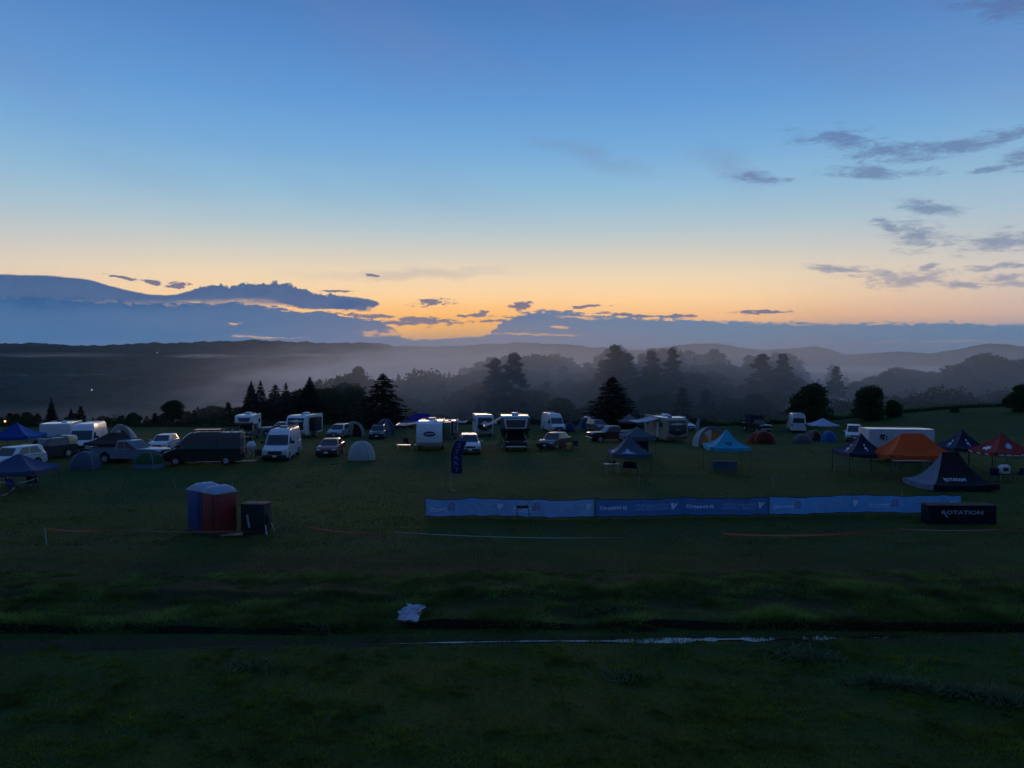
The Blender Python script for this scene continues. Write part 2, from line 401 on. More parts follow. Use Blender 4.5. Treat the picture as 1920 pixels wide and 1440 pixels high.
# ------------------------------------------------------------------ terrain
def bank_y(x): return 23.35 + 0.012 * x + 0.25 * fbm(x / 4, 0 * x, 5, 2)
def field_edge(x): return 124 + 5 * fbm(np.asarray(x) / 30, 0 * np.asarray(x), 9, 2) * 2
def ground_z(x, y, fine=True):
    x = np.asarray(x, float); y = np.asarray(y, float)
    z = -2.0 * smooth(y, 62, 118) + 0 * x
    z = z + 3.3 * smooth(x, 36, 80) * smooth(y, 55, 125)
    z = z + 0.5 * fbm(x / 28, y / 22, 3, 3) * smooth(y, 30, 60)
    ye = field_edge(x)
    over = np.maximum(0, y - ye)
    # the valley side: steep on the left, gentler to the right where the wood stands
    k = 0.17 - 0.115 * smooth(x, -30, 20) + 0.06 * smooth(x, 130, 300)
    z = z - k * over * smooth(over, 0, 25) - 0.12 * np.maximum(0, over - 160)
    z = np.maximum(z, -95 + 6 * fbm(x / 300, y / 300, 21, 3))
    if fine:
        near = 1 - smooth(y, 40, 70)
        by = bank_y(x)
        z = z + near * (-0.05 * smooth(y, by - .45, by - .1) * (1 - smooth(y, by - .05, by + .05)) + 0.20 * smooth(y, by - .02, by + 0.16) * (.75 + 1.2 * fbm(x / 2.2, 0 * y, 45, 2)) * (1 - .55 * smooth(y, by + 2.5, by + 7)) + 0.10 * fbm(x / 1.3, y / 0.9, 40, 3) * smooth(y, by - .2, by + 1) * (1 - smooth(y, 28, 30)))
        z = z + near * 0.14 * smooth(y, 25.9, 26.4) * (1 - smooth(y, 27.5, 31))
        ty = 22.45 + 0.02 * x + 0.0025 * x * np.abs(x)
        z = z - near * 0.10 * np.exp(-((y - ty) / 0.30) ** 2) * (0.75 + 0.9 * fbm(x / 1.5, y / 1.0, 51, 3))
        z = z + near * (0.05 * fbm(x / 1.1, y / 0.8, 60, 3) + 0.10 * fbm(x / 5, y / 4, 61, 2))
    return z
def gz(x, y): return float(ground_z(np.array([x]), np.array([y]))[0])
def at(px, py, dmax=260):
    """where the line of sight of a photo pixel meets the ground"""
    d = ray(px, py); o = Vector((0, 0, CAMZ))
    ts = np.linspace(8, dmax, 6000)
    X_, Y_, Z_ = o.x + d.x * ts, o.y + d.y * ts, o.z + d.z * ts
    g_ = ground_z(X_, Y_)
    i = int(np.argmax(Z_ <= g_))
    if Z_[i] > g_[i]: i = len(ts) - 1
    return Vector((X_[i], Y_[i], float(g_[i])))
def px2x(px, y): return (px - 960) / F * y

def fan(ymin, ymax, nr, na, amin, amax, off=0.0):
    r = np.exp(np.linspace(math.log(ymin), math.log(ymax), nr))
    a = np.tan(np.radians(np.linspace(amin, amax, na)))
    Yg, Ag = np.meshgrid(r, a, indexing='ij')
    return Ag * (Yg + 12), Yg - off
def gridmesh(name, Xg, Yg, Zg, m):
    nr, na = Xg.shape
    co = np.stack([Xg, Yg, Zg], -1).reshape(-1, 3)
    i = np.arange(nr * na).reshape(nr, na)
    f = np.stack([i[:-1, :-1], i[:-1, 1:], i[1:, 1:], i[1:, :-1]], -1).reshape(-1, 4)
    o = from_np(name, co, f, m); o.data.shade_smooth(); return o

def ground_mat():
    m = bpy.data.materials.new('meadow'); m.use_nodes = True
    n = NT(m.node_tree); b = n.n['Principled BSDF']
    tc = n.new('ShaderNodeTexCoord').outputs['Object']
    big = n.noise(n.vm('MULTIPLY', tc, (0.05, 0.09, 0)), 1, 4, 0.6)
    mid = n.noise(n.vm('MULTIPLY', tc, (0.35, 0.8, 0)), 1, 5, 0.65)
    fine_ = n.noise(tc, 7, 5, 0.75)
    c = n.mix(n.ss(big, 0.38, 0.66), lin((34, 68, 28)), lin((62, 76, 22)))
    c = n.mix(n.m('MULTIPLY', n.ss(mid, 0.5, 0.8), 0.6), c, lin((66, 58, 36)))
    c = n.mix(n.m('MULTIPLY', n.ss(fine_, 0.42, 0.7), 0.55), c, lin((22, 36, 14)))
    # worn dry strip of the race course and wheel lines
    y = n.sep(tc)[1]; x = n.sep(tc)[0]
    yy = n.m('ADD', y, n.m('MULTIPLY', n.noise(n.vm('MULTIPLY', tc, (0.06, 0.1, 0)), 1, 3), 7))
    tr = n.m('MULTIPLY', n.ss(yy, 36, 38.5), n.ss(yy, 43, 40))
    c = n.mix(n.m('MULTIPLY', tr, 0.35), c, lin((78, 68, 46)))
    yl = n.m('SUBTRACT', n.m('ADD', y, n.m('MULTIPLY', n.noise(n.vm('MULTIPLY', tc, (0.3, 0.3, 0)), 1, 2), 0.5)), n.m('MULTIPLY', x, 0.02))
    mud = n.m('MULTIPLY', n.ss(yl, 22.1, 22.5), n.ss(yl, 23.3, 22.9))
    c = n.mix(n.m('MULTIPLY', mud, 0.75), c, lin((58, 52, 42)))
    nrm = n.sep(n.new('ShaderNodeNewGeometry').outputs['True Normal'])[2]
    c = n.mix(n.m('MULTIPLY', n.ss(nrm, .93, .75), n.ss(y, 60, 50)), c, lin((24, 20, 14)))  # bare soil on steep faces, near black to paint in the bank's shadow
    dr = n.m('MULTIPLY', n.ss(yy, 27, 29), n.ss(yy, 37, 33))
    c = n.mix(n.m('MULTIPLY', dr, 0.7), c, lin((50, 42, 28)))
    c = n.mix(n.ss(y, 130, 200), c, lin((36, 48, 36)))
    n.l.new(c, b.inputs['Base Color'])
    b.inputs['Roughness'].default_value = 0.95; b.inputs['Specular IOR Level'].default_value = 0.12
    bp = n.new('ShaderNodeBump'); bp.inputs['Strength'].default_value = 0.9; bp.inputs['Distance'].default_value = 0.08
    n.l.new(n.m('ADD', fine_, n.m('MULTIPLY', mid, 1.5)), bp.inputs['Height']); n.l.new(bp.outputs[0], b.inputs['Normal'])
    return m
Xg, Yg = fan(14, 520, 760, 620, -58, 58, 12.0)
Zg = ground_z(Xg, Yg)
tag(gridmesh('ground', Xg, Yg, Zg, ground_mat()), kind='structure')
# ground under and behind the viewer, and the low country beyond
xb = np.linspace(-900, 900, 40); yb = np.linspace(-60, 2.02, 12)
Xb, Yb = np.meshgrid(xb, yb)
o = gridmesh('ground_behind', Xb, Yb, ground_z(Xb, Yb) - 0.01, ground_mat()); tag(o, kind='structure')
Yv = np.linspace(500, 7500, 160); Av = np.linspace(-1.1, 1.1, 120)
Yv, Av = np.meshgrid(Yv, Av, indexing='ij')
def wood_mat(name, c1, c2, c3=None):
    m = bpy.data.materials.new(name); m.use_nodes = True
    n = NT(m.node_tree); b = n.n['Principled BSDF']
    tc = n.new('ShaderNodeTexCoord').outputs['Object']
    c = n.mix(n.ss(n.noise(tc, 0.012, 6, 0.7), 0.35, 0.65), c1, c2)
    if c3: c = n.mix(n.ss(n.noise(n.vm('MULTIPLY', tc, (0.0022, 0.004, 0.01)), 1, 3, 0.5), 0.60, 0.66), c, c3)
    n.l.new(c, b.inputs['Base Color']); b.inputs['Roughness'].default_value = 1.0; b.inputs['Specular IOR Level'].default_value = 0.05
    return m
HILLM = wood_mat('distant_woodland', lin((20, 38, 34)), lin((40, 64, 54)), lin((78, 104, 76)))
tag(gridmesh('valley', Av * Yv, Yv, -93 + 5 * fbm(Av * Yv / 200, Yv / 200, 8, 3) - 2, HILLM), kind='structure')

def ridge(name, D, prof, depth, base, canopy, seed, nx=700, ny=150, back=150, m=HILLM, lean=0.0):
    """a wooded ridge whose crest follows (pixel, pixel height) at distance D"""
    xs_ = np.array([(p - 960) / F * D for p, _ in prof]); zs_ = np.array([CAMZ + (680 - q) / F * D for _, q in prof])
    x = np.linspace(xs_[0], xs_[-1], nx); t = np.linspace(-0.25, 1, ny)
    Xr, T = np.meshgrid(x, t)
    crest = np.interp(Xr, xs_, zs_) - canopy
    Tc = np.clip(T, 0, 1)
    Yr = D - T * depth + 120 * fbm(Xr / 500, T * 2, seed, 2) * Tc
    Zr = base + (crest - base) * (1 - Tc) ** 1.25
    Zr = np.where(T < 0, crest + T * 160, Zr)
    Zr = Zr + np.clip(T, 0, 1) * (1 - Tc) * 60 * fbm(Xr / 420, Yr / 260, seed + 3, 4)
    Zr = Zr + canopy * (0.45 + 1.1 * fbm(Xr / 26, Yr / 26, seed + 7, 3) + 0.5 * fbm(Xr / 9, Yr / 9, seed + 9, 1)) * (0.4 + 0.6 * smooth(Tc, -1, 0))
    return tag(gridmesh(name, Xr, Yr, Zr, m), kind='structure')
ridge('hill_ridge', 2400, [(-700, 650), (-300, 640), (0, 641), (60, 640), (130, 644), (190, 645), (260, 641), (380, 637), (450, 635), (500, 635), (600, 640), (640, 640), (690, 639),
      (740, 645), (800, 647), (860, 646), (900, 643), (960, 641), (1010, 640), (1060, 643), (1120, 648), (1180, 652), (1260, 657), (1340, 668), (1450, 690), (1600, 720)], 1500, -92, 11, 11, 1000, 260)
ridge('distant_hills', 6800, [(900, 670), (1150, 662), (1230, 652), (1290, 643), (1345, 642), (1390, 650), (1440, 656), (1520, 660), (1600, 664), (1700, 662), (1800, 666), (2000, 660), (2400, 660)], 700, -90, 14, 31, 500, 40)
ridge('distant_hills', 5600, [(1300, 672), (1370, 664), (1430, 655), (1500, 650), (1530, 647), (1560, 655), (1585, 664), (1640, 660), (1685, 657), (1740, 661), (1790, 654), (1850, 642), (1890, 644), (1920, 648), (2050, 640), (2400, 650)], 700, -90, 12, 33, 600, 40)
ridge('distant_hills', 4300, [(1250, 690), (1330, 678), (1420, 672), (1480, 668), (1560, 672), (1640, 670), (1720, 673), (1800, 668), (1900, 664), (2000, 668), (2400, 665)], 600, -90, 12, 35, 600, 50)
ridge('distant_hills', 2900, [(1350, 720), (1440, 700), (1500, 694), (1540, 697), (1600, 712), (1700, 730), (1800, 728), (1950, 722), (2300, 700)], 600, -90, 12, 37, 500, 60)

# ------------------------------------------------------------------ trees
def leafmat(name, rgb, v=0.35):
    return mat(name, lin(rgb), 0.9, 0, 0.1, 0, 0.2, var=v, vscale=0.9)
SPR = leafmat('spruce_needles', (34, 48, 38)); PIN = leafmat('pine_needles', (42, 56, 42)); LEF = leafmat('broad_leaves', (50, 68, 40))
BARK = mat('tree_bark', lin((58, 50, 42)), 0.95, var=0.3)
rng = np.random.default_rng(11)
def quads(cent, U, V):
    """one quad per centre spanned by U and V"""
    co = np.stack([cent - U - V, cent + U - V * .6, cent + U * .8 + V, cent - U * .7 + V * .8], 1).reshape(-1, 3)
    return co, np.arange(len(co)).reshape(-1, 4)
def rv(n): 
    v = rng.normal(size=(n, 3)); return v / np.linalg.norm(v, axis=1)[:, None]
def conifer(h, r, dens=1.25, droop=0.25, gap=0.0, power=0.95):
    C, U, V = [], [], []
    z = 0.05 * h; k = 0
    tips = []
    while z < h * 0.985:
        t = z / h
        rad = r * (1 - t) ** power * rng.uniform(0.78, 1.12) + 0.04
        if gap and rng.random() < gap: z += h * 0.02
        nb = int(7 + 3 * (1 - t)); ph = rng.uniform(0, 6.28)
        for j in range(nb):
            a = ph + 6.283 * j / nb + rng.uniform(-.25, .25); L = rad * rng.uniform(0.72, 1.1)
            d = np.array([math.cos(a), math.sin(a), 0]); side = np.array([-d[1], d[0], 0])
            n = max(3, int(L * 7 * dens))
            s = np.sqrt(rng.uniform(0.02, 1, n))
            wd = (1 - s * 0.75) * L * 0.28
            c = d * (s * L)[:, None] + side * (rng.uniform(-1, 1, n) * wd)[:, None]
            c[:, 2] = z - droop * L * s + 0.25 * droop * L * s ** 3 + (1 - t) * 0.02 * h * s * 0 + rng.normal(0, 0.04 * L + 0.03, n)
            sz = (0.16 + 0.11 * rng.random(n)) * min(1, .35 + L)
            u = d * 1.0 + side * rng.uniform(-.8, .8, n)[:, None] + np.array([0, 0, 1]) * rng.uniform(-.6, .2, n)[:, None]
            v = side + np.array([0, 0, 1]) * rng.uniform(-.7, .7, n)[:, None]
            C.append(c); U.append(u * sz[:, None] * 1.3); V.append(v * sz[:, None] * 0.5)
        z += max(0.14, h * 0.024 * (1.2 - 0.6 * t))
    n = 24
    c = np.stack([rng.normal(0, .05, n), rng.normal(0, .05, n), rng.uniform(h * .93, h * 1.0, n)], 1)
    C.append(c); U.append(rv(n) * 0.035); V.append(np.tile([0, 0, .16], (n, 1)))
    return quads(np.concatenate(C), np.concatenate(U), np.concatenate(V))
def crown(lobes, n, size):
    """leaf clumps through the volume of several lobes"""
    vol = np.array([l[3] * l[4] * l[5] for l in lobes]) ** 0.7; vol /= vol.sum()
    C = []
    for l, p in zip(lobes, vol):
        k = int(n * p); d = rv(k); s = rng.uniform(0.35, 1, k) ** 0.4
        s *= 1 + 0.22 * np.sin(d[:, 0] * 9 + l[0]) * np.sin(d[:, 2] * 8 + l[1]) + np.abs(rng.normal(0, .12, k))
        C.append(np.array(l[:3]) + d * s[:, None] * np.array(l[3:6]))
    C = np.concatenate(C); k = len(C)
    sz = size * rng.uniform(0.6, 1.3, k)[:, None]
    u = rv(k); v = np.cross(u, rv(k)); v /= np.linalg.norm(v, axis=1)[:, None] + 1e-6
    return quads(C, u * sz, v * sz * 0.75)
def needles(lobes, n, size):
    vol = np.array([l[3] * l[4] * l[5] for l in lobes]) ** 0.7; vol /= vol.sum(); C = []; D = []
    for l, p in zip(lobes, vol):
        k = int(n * p); d = rv(k); s = rng.uniform(0.25, 1, k) ** 0.5 * (1 + np.abs(rng.normal(0, .16, k)))
        C.append(np.array(l[:3]) + d * s[:, None] * np.array(l[3:6])); D.append(d)
    C = np.concatenate(C); D = np.concatenate(D); D[:, 2] = np.abs(D[:, 2]) * .5 + .15; k = len(C)
    v = np.cross(D, rv(k)); v /= np.linalg.norm(v, axis=1)[:, None] + 1e-6; sz = size * rng.uniform(.6, 1.5, k)[:, None]
    return quads(C, D * sz * 1.5, v * sz * .45)
def trunk_b(h, r0, r1, limbs):
    b = B(); pts = [Vector((0, 0, -0.6)), Vector((0.03 * h * .2, 0, h * .3)), Vector((-.01 * h, .01 * h, h * .65)), Vector((0, 0, h))]
    rr = [r0, r0 * .75, (r0 + r1) * .45, r1]
    for i in range(3): b.tube(pts[i], pts[i + 1], rr[i], rr[i + 1], 7)
    for a, c, r in limbs: b.tube(a, c, r, r * .3, 5)
    return b
protos = {}
def proto_tree(key, name, leaf, co_f, tb):
    root = bpy.data.objects.new(name, None)
    me_o = from_np('crown', co_f[0], co_f[1], leaf, root)
    t = tb.build('trunk', BARK, root, smooth=True)
    protos[key] = (name, root, [me_o, t]); return root
for i, (g_, p_) in enumerate(((0.0, .95), (.12, 1.05), (0.25, .85), (0.08, 1.1))):
    proto_tree('spruce%d' % i, 'spruce_tree', SPR, conifer(9, 3.3, 1.1, 0.28 if i != 2 else .1, g_, p_), trunk_b(8.9, .16, .02, []))
def mk_broad(i, h, wd, size, nl, leaf, n, low=0.25):
    lobes = []; limbs = []
    for k in range(nl):
        a = rng.uniform(0, 6.28); t = rng.uniform(low, 0.88)
        rr = wd * math.sin(math.pi * min(1, (t - low) / (1 - low) * .75 + .22)) * rng.uniform(.35, .75)
        c = (math.cos(a) * rr, math.sin(a) * rr, h * t); s = wd * rng.uniform(.28, .5)
        lobes.append((*c, s * 1.1, s * 1.1, s * .8)); limbs.append(((0, 0, h * t * .6), c, .05 * h * .15))
    lobes.append((0, 0, h * .86, wd * .36, wd * .36, h * .14)); lobes.append((0, 0, h * .5, wd * .6, wd * .6, h * .25))
    return crown(lobes, n, size * .78), trunk_b(h * .8, h * .02 + .05, .04, limbs)
for i in range(4):
    c, t = mk_broad(i, 10, 4.0 + .4 * i, .30, 17, LEF, 9000, .22); proto_tree('broad%d' % i, 'broadleaf_tree', LEF, c, t)
for i in range(2):
    c, t = mk_broad(i, 10, 4.6, .26, 26, LEF, 12000, .06); proto_tree('round%d' % i, 'broadleaf_tree', LEF, c, t)
def mk_pine(i, h, wd):
    lobes = []; limbs = []; nl = 22
    for k in range(nl):
        t = 0.28 + 0.68 * k / nl; a = k * 2.4 + rng.uniform(-.5, .5)
        rr = wd * (1.04 - t) ** .85 * rng.uniform(.5, 1.15); c = (math.cos(a) * rr, math.sin(a) * rr, h * t + rr * .15)
        s = wd * rng.uniform(.16, .28) * (1.3 - .75 * t); lobes.append((*c, s * 1.5, s * 1.5, s * .5)); limbs.append(((0, 0, h * t - rr * .1), c, .05))
    lobes.append((0.2, 0, h * .96, wd * .2, wd * .2, h * .045))
    return needles(lobes, 9000, .20), trunk_b(h * .97, .26, .04, limbs)
for i in range(4):
    c, t = mk_pine(i, 14, 3.6 + .35 * i); proto_tree('pine%d' % i, 'pine_tree', PIN, c, t)
PH = {'spruce': 9.0, 'broad': 10.0, 'round': 10.0, 'pine': 14.0}
def plant(key, x, y, h, wscale=1.0, label='', group=None, sink=0.0):
    name, root, parts = protos[key]
    base = PH[key[:-1]]; s = h / base
    r = bpy.data.objects.new(name, None); COL.objects.link(r)
    r.location = (x, y, gz(x, y) - sink); r.rotation_euler = (0, 0, random.uniform(0, 6.28)); r.scale = (s * wscale, s * wscale, s)
    tag(r, label, 'tree' if h > 3 else 'bush', group)
    for p in parts:
        c = p.copy(); COL.objects.link(c); c.parent = r
    return r
def tree_at(key, px, top, y, wscale=1.0, label='', group=None):
    """tree standing at distance y whose tip shows at pixel height top"""
    x = px2x(px, y); z = gz(x, y)
    h = CAMZ + (680 - top) / F * y - z
    return plant(key, x, y, h, wscale, label, group)
GE = 'conifers along the field edge'
near = [('spruce1', 95, 745, 128, .8, 'slender dark spruce behind the blue canopy at far left, tallest tree there'),
 ('spruce0', 132, 765, 130, .8, 'short spruce just right of the slender spruce, behind the box trailer'),
 ('pine1', 150, 762, 132, 1.0, 'small wispy pine behind the white box trailer roof'),
 ('spruce3', 38, 786, 128, 1.1, 'low dark spruce behind the blue canopy, by the orange lamp'),
 ('broad0', 60, 782, 130, 1.2, 'low rounded tree between two spruces behind the blue canopy'),
 ('broad1', 200, 788, 126, 1.6, 'low round tree behind the white high roof van'),
 ('broad2', 252, 774, 134, .9, 'rounded tree left of the thin spruce behind the silver framed shelter'),
 ('spruce3', 289, 776, 134, .8, 'thin pointed spruce behind the white hatchback'),
 ('broad3', 325, 752, 130, 1.0, 'broad dark conifer between the white hatchback and the black van'),
 ('spruce0', 370, 762, 150, 1.4, 'hazy conifer behind the nose of the black van'),
 ('spruce0', 471, 714, 134, 1.0, 'left spruce of the close pair behind the truck camper'),
 ('spruce1', 488, 713, 136, 1.0, 'right spruce of the close pair behind the truck camper'),
 ('spruce2', 516, 720, 138, 1.3, 'left one of two spruces behind the white camper van with roof gear'),
 ('spruce3', 536, 718, 137, 1.25, 'right one of two spruces behind the white camper van with roof gear'),
 ('spruce0', 581, 706, 130, 1.35, 'tall full spruce behind the white travel trailer with dark front'),
 ('spruce2', 718, 699, 122, 1.75, 'large dark spruce standing alone behind the blue dome tent'),
 ('spruce2', 1148, 705, 124, 1.95, 'wide dark tiered spruce behind the maroon pickup'),
 ('round0', 1520, 724, 120, 1.12, 'round dark tree behind the white canopy and the white van'),
 ('round1', 1632, 726, 118, 1.1, 'round dark tree behind the white jeep'),
 ('round0', 1676, 752, 119, 1.2, 'lower round tree joined to the right of the dark round tree'),
 ('round1', 1790, 764, 118, 2.1, 'low wide bush on the rising meadow at the right'),
 ('round0', 1912, 724, 114, 1.0, 'dark tree cut by the right edge of the view'),
 ('broad1', 1600, 790, 119, 1.2, 'small bush between the two round dark trees')]
for key, px, top, y, ws, lab in near:
    tree_at(key, px, top, y, ws, lab, GE if key.startswith('spruce') else 'trees along the field edge')
# the wood in the mist: every tree its own thing
prof = [(340, 790), (400, 772), (440, 765), (500, 758), (560, 755), (600, 742), (630, 738), (650, 706), (672, 692), (692, 712), (735, 716), (747, 700), (765, 720), (790, 706), (815, 700), (842, 700), (858, 708),
 (872, 690), (900, 680), (922, 672), (945, 668), (962, 663), (985, 676), (1012, 668), (1040, 667), (1060, 672), (1082, 688), (1100, 682), (1120, 668), (1140, 655), (1157, 649), (1176, 664), (1190, 688),
 (1204, 664), (1222, 652), (1245, 656), (1262, 652), (1290, 656), (1312, 666), (1340, 658), (1362, 672), (1380, 684), (1405, 668), (1430, 664), (1452, 664), (1478, 662), (1496, 676), (1512, 698), (1535, 712),
 (1560, 686), (1585, 708), (1610, 714), (1640, 706), (1662, 698), (1690, 692), (1720, 696), (1745, 698), (1775, 698), (1800, 688), (1825, 680), (1850, 664), (1872, 678), (1900, 680), (1930, 676), (1960, 670)]
GW = 'trees of the misty wood'
k = 0
zone = lambda px: 'behind the white camper van' if px < 620 else 'behind the dome tents' if px < 760 else 'behind the travel trailers' if px < 1000 else 'behind the white panel van' if px < 1190 else 'behind the roof tent truck' if px < 1440 else 'above the round dark trees' if px < 1680 else 'at the right end'
for px, top in prof:
    y = random.uniform(172, 188) if px > 1590 else random.uniform(205, 235) if px > 860 else random.uniform(180, 205)
    kind = ('pine' if (1090 < px < 1600 or 860 < px < 1000 or px == 672) else 'broad') + str(k % 4)
    if px in (747, 842): kind = 'spruce1'
    lab = 'hazy %s on the wood skyline %s' % ({'p': 'pine', 'b': 'round tree', 's': 'pointed spruce'}[kind[0]], zone(px))
    tree_at(kind, px, top + random.uniform(-2, 3), y, random.uniform(.85, 1.1) if kind[0] == 'p' else random.uniform(.95, 1.25), lab, GW + ' skyline, ' + zone(px) + ', ' + kind[:-1]); k += 1
for px, top in [(705, 735), (775, 728), (829, 715), (905, 690), (937, 680), (1000, 678), (1052, 676), (1128, 668), (1148, 655), (1168, 660), (1212, 668), (1236, 660), (1255, 664), (1276, 655), (1302, 662), (1326, 664), (1352, 664), (1395, 678), (1418, 668), (1442, 672), (1466, 664), (1488, 668), (1572, 700), (1556, 700)]:
    kind = random.choice(('spruce', 'pine', 'pine')) + str(k % 4)
    tree_at(kind, px, top, random.uniform(200, 225) if px > 860 else random.uniform(178, 195), random.uniform(.8, 1.05), 'hazy pointed %s rising from the wood %s' % ('spruce' if kind[0] == 's' else 'pine', zone(px)), 'pointed tops of the misty wood, ' + zone(px) + ', ' + kind[:-1]); k += 1
for px, top in ((1153, 649), (1172, 664), (962, 664), (1262, 655), (1222, 660), (1428, 665), (1468, 664), (1568, 688), (928, 674), (1132, 676)):
    tree_at('pine%d' % (k % 4), px, top, random.uniform(158, 170), random.uniform(.8, 1.0), 'darker tall pine standing before the hazy wood %s' % zone(px), 'darker tall pines of the wood, ' + zone(px)); k += 1
xs_p = [p for p, _ in prof]; ts_p = [t for _, t in prof]
for row, (y0, dt, step) in enumerate(((190, 24, 30), (170, 46, 34), (150, 74, 40))):
    px = 560 - 14 * row
    while px < 1960:
        top = float(np.interp(px, xs_p, ts_p)) + dt + random.uniform(-9, 9)
        top = min(top, 782 - row * 4 + random.uniform(-6, 6)) if px < 1500 else min(top, 770)
        kind = random.choice(('broad', 'broad', 'pine', 'broad')) + str(random.randrange(4))
        if not (row == 2 and abs(px - 1515) < 60):
            rw = ('second row', 'third row', 'front row')[row]
            tree_at(kind, px, top, y0 + random.uniform(-5, 5), random.uniform(1.1, 1.6), 'dim %s in the wood\'s %s %s' % ('pine' if kind[0] == 'p' else 'round tree', rw, zone(px)), GW + ', ' + rw + ', ' + zone(px) + ', ' + kind[:-1]); k += 1
        px += step * random.uniform(.75, 1.2)
# low trees down the slope at the left
px = -30
while px < 665:
    kind = random.choice(('broad', 'spruce', 'broad', 'pine')) + str(random.randrange(4))
    top = 780 - 44 * max(0, (px - 320) / 260) + random.uniform(-8, 7)
    nm = {'b': 'rounded tree', 's': 'small spruce', 'p': 'small pine'}[kind[0]]
    zn = 'behind the blue canopy' if px < 90 else 'behind the trailers at left' if px < 260 else 'behind the black van' if px < 450 else 'behind the truck camper'
    tree_at(kind, px, top, random.uniform(134, 148), random.uniform(1.1, 1.6), 'low %s on the slope %s' % (nm, zn), 'low trees down the left slope, ' + nm + ', ' + zn)
    px += random.uniform(12, 20)
for k_, (nm_, r_, ps_) in protos.items():
    for p_ in ps_: bpy.data.objects.remove(p_)
# rough growth along the edge of the mown field
def tufts(n, xf, yf, hf, wf, lean=.5):
    x = xf(n); y = yf(n, x); z = ground_z(x, y)
    h = hf(n, x, y); w_ = wf(n)
    a = rng.uniform(0, 6.28, n); l = rng.normal(0, lean, (n, 2))
    b0 = np.stack([x - np.cos(a) * w_, y - np.sin(a) * w_, z - .02], 1); b1 = np.stack([x + np.cos(a) * w_, y + np.sin(a) * w_, z - .02], 1)
    tp = np.stack([x + l[:, 0] * h, y + l[:, 1] * h, z + h], 1)
    co = np.stack([b0, b1, tp], 1).reshape(-1, 3)
    return co, np.arange(len(co)).reshape(-1, 3)
def clumps(n, x0, x1, yo, ys, hmax, s0, s1, seed, damp=None):
    x = rng.uniform(x0, x1, n); y = field_edge(x) + yo + np.abs(rng.normal(0, ys, n))
    hh = hmax * (0.35 + fbm(x / 3.2, y / 4, seed, 4) * 2.0).clip(.08, 1.4)
    if damp is not None: hh = hh * damp(x)
    z = ground_z(x, y) + rng.uniform(0, 1, n) ** 1.3 * hh
    c = np.stack([x, y, z], 1); u = rv(n); v = np.cross(u, rv(n)); s_ = rng.uniform(s0, s1, n)[:, None]
    return quads(c, u * s_, v * s_)
co, f = clumps(60000, -110, 110, -1.5, 2.2, 2.0, .04, .12, 2, lambda x: 1 - .75 * smooth(x, 38, 60))
BRUSH = leafmat('brush_leaves', (54, 62, 40))
tag(from_np('brush', co, f, BRUSH), 'tangled brush and tall weeds along the far edge of the field', 'brush', kind='stuff')
nu = 42000
ux = rng.uniform(-34, 190, nu); uy = field_edge(ux) + 20 + np.abs(rng.normal(0, 9, nu))
uz = ground_z(ux, uy) + rng.uniform(0, 1, nu) * 3.6 * (0.45 + fbm(ux / 4.5, uy / 5, 2, 3) * 1.8).clip(.1, 1.5)
uc = np.stack([ux, uy, uz], 1); uu = rv(nu); uv = np.cross(uu, rv(nu)); us = rng.uniform(.12, .34, nu)[:, None]
co, f = quads(uc, uu * us, uv * us)
tag(from_np('underwood', co, f, BRUSH), 'dense dark underwood between the trunks of the misty wood', 'underwood', kind='stuff')
# ------------------------------------------------------------------ grass near the viewer
GR = mat('grass_blades', lin((84, 102, 34)), 0.85, 0, 0.15, 0, 0.3, var=0.6, vscale=0.6)
GR2 = mat('rough_grass_blades', lin((86, 112, 52)), 0.85, 0, 0.15, 0, 0.3, var=0.6, vscale=0.6)
def yfield(n, x=None): return 14.5 + 26 * rng.random(n) ** 1.4
def gen_grass():
    n = 150000
    y = yfield(n); x = rng.uniform(-1, 1, n) * (y * 0.75 + 3)
    keep = fbm(x / .9, y / .9, 71, 3) + rng.normal(0, .15, n) > -.12
    x, y = x[keep], y[keep]
    k = len(x)
    return tufts(k, lambda n: x, lambda n, q: y, lambda n, q, w_: rng.uniform(.03, .09, n) * (1 + .9 * fbm(q / 2, w_ / 2, 72, 2)), lambda n: rng.uniform(.008, .02, n), .7)
co, f = gen_grass()
nc = 9000
yc = 14.5 + 8.3 * rng.random(nc); xc = rng.uniform(-1, 1, nc) * (yc * .75 + 3); dd = fbm(xc / 1.2, yc / .7, 77, 4)
kp = dd > .02; xc, yc, dd = xc[kp], yc[kp], dd[kp]; nc = len(xc); hc = .05 + .25 * dd
def cl2(nc, per, xc, yc, hc):
    x = np.repeat(xc, per) + rng.normal(0, .07, nc * per); y = np.repeat(yc, per) + rng.normal(0, .05, nc * per); h = np.repeat(hc, per) * rng.uniform(.5, 1.2, nc * per)
    return tufts(nc * per, lambda n: x, lambda n, q: y, lambda n, q, w_: h, lambda n: rng.uniform(.006, .016, n), .7)
co2, f2 = cl2(nc, 16, xc, yc, hc)
f = np.concatenate([f, f2 + len(co)]); co = np.concatenate([co, co2])
tag(from_np('grass', co, f, GR), 'short mown meadow grass in the foreground', 'grass', kind='stuff')
n = 150000
ym = 34 + 80 * rng.random(n) ** 1.25; xm = rng.uniform(-1, 1, n) * (ym * .72 + 3)
kp = fbm(xm / 2.2, ym / 2.2, 75, 4) + rng.normal(0, .14, n) > -.02; xm, ym = xm[kp], ym[kp]
co, f = tufts(len(xm), lambda n: xm, lambda n, q: ym, lambda n, q, w_: rng.uniform(.03, .10, n), lambda n: rng.uniform(.015, .045, n), .6)
tag(from_np('field_grass', co, f, GR), 'mown grass with scattered tufts across the camping field', 'grass', kind='stuff')
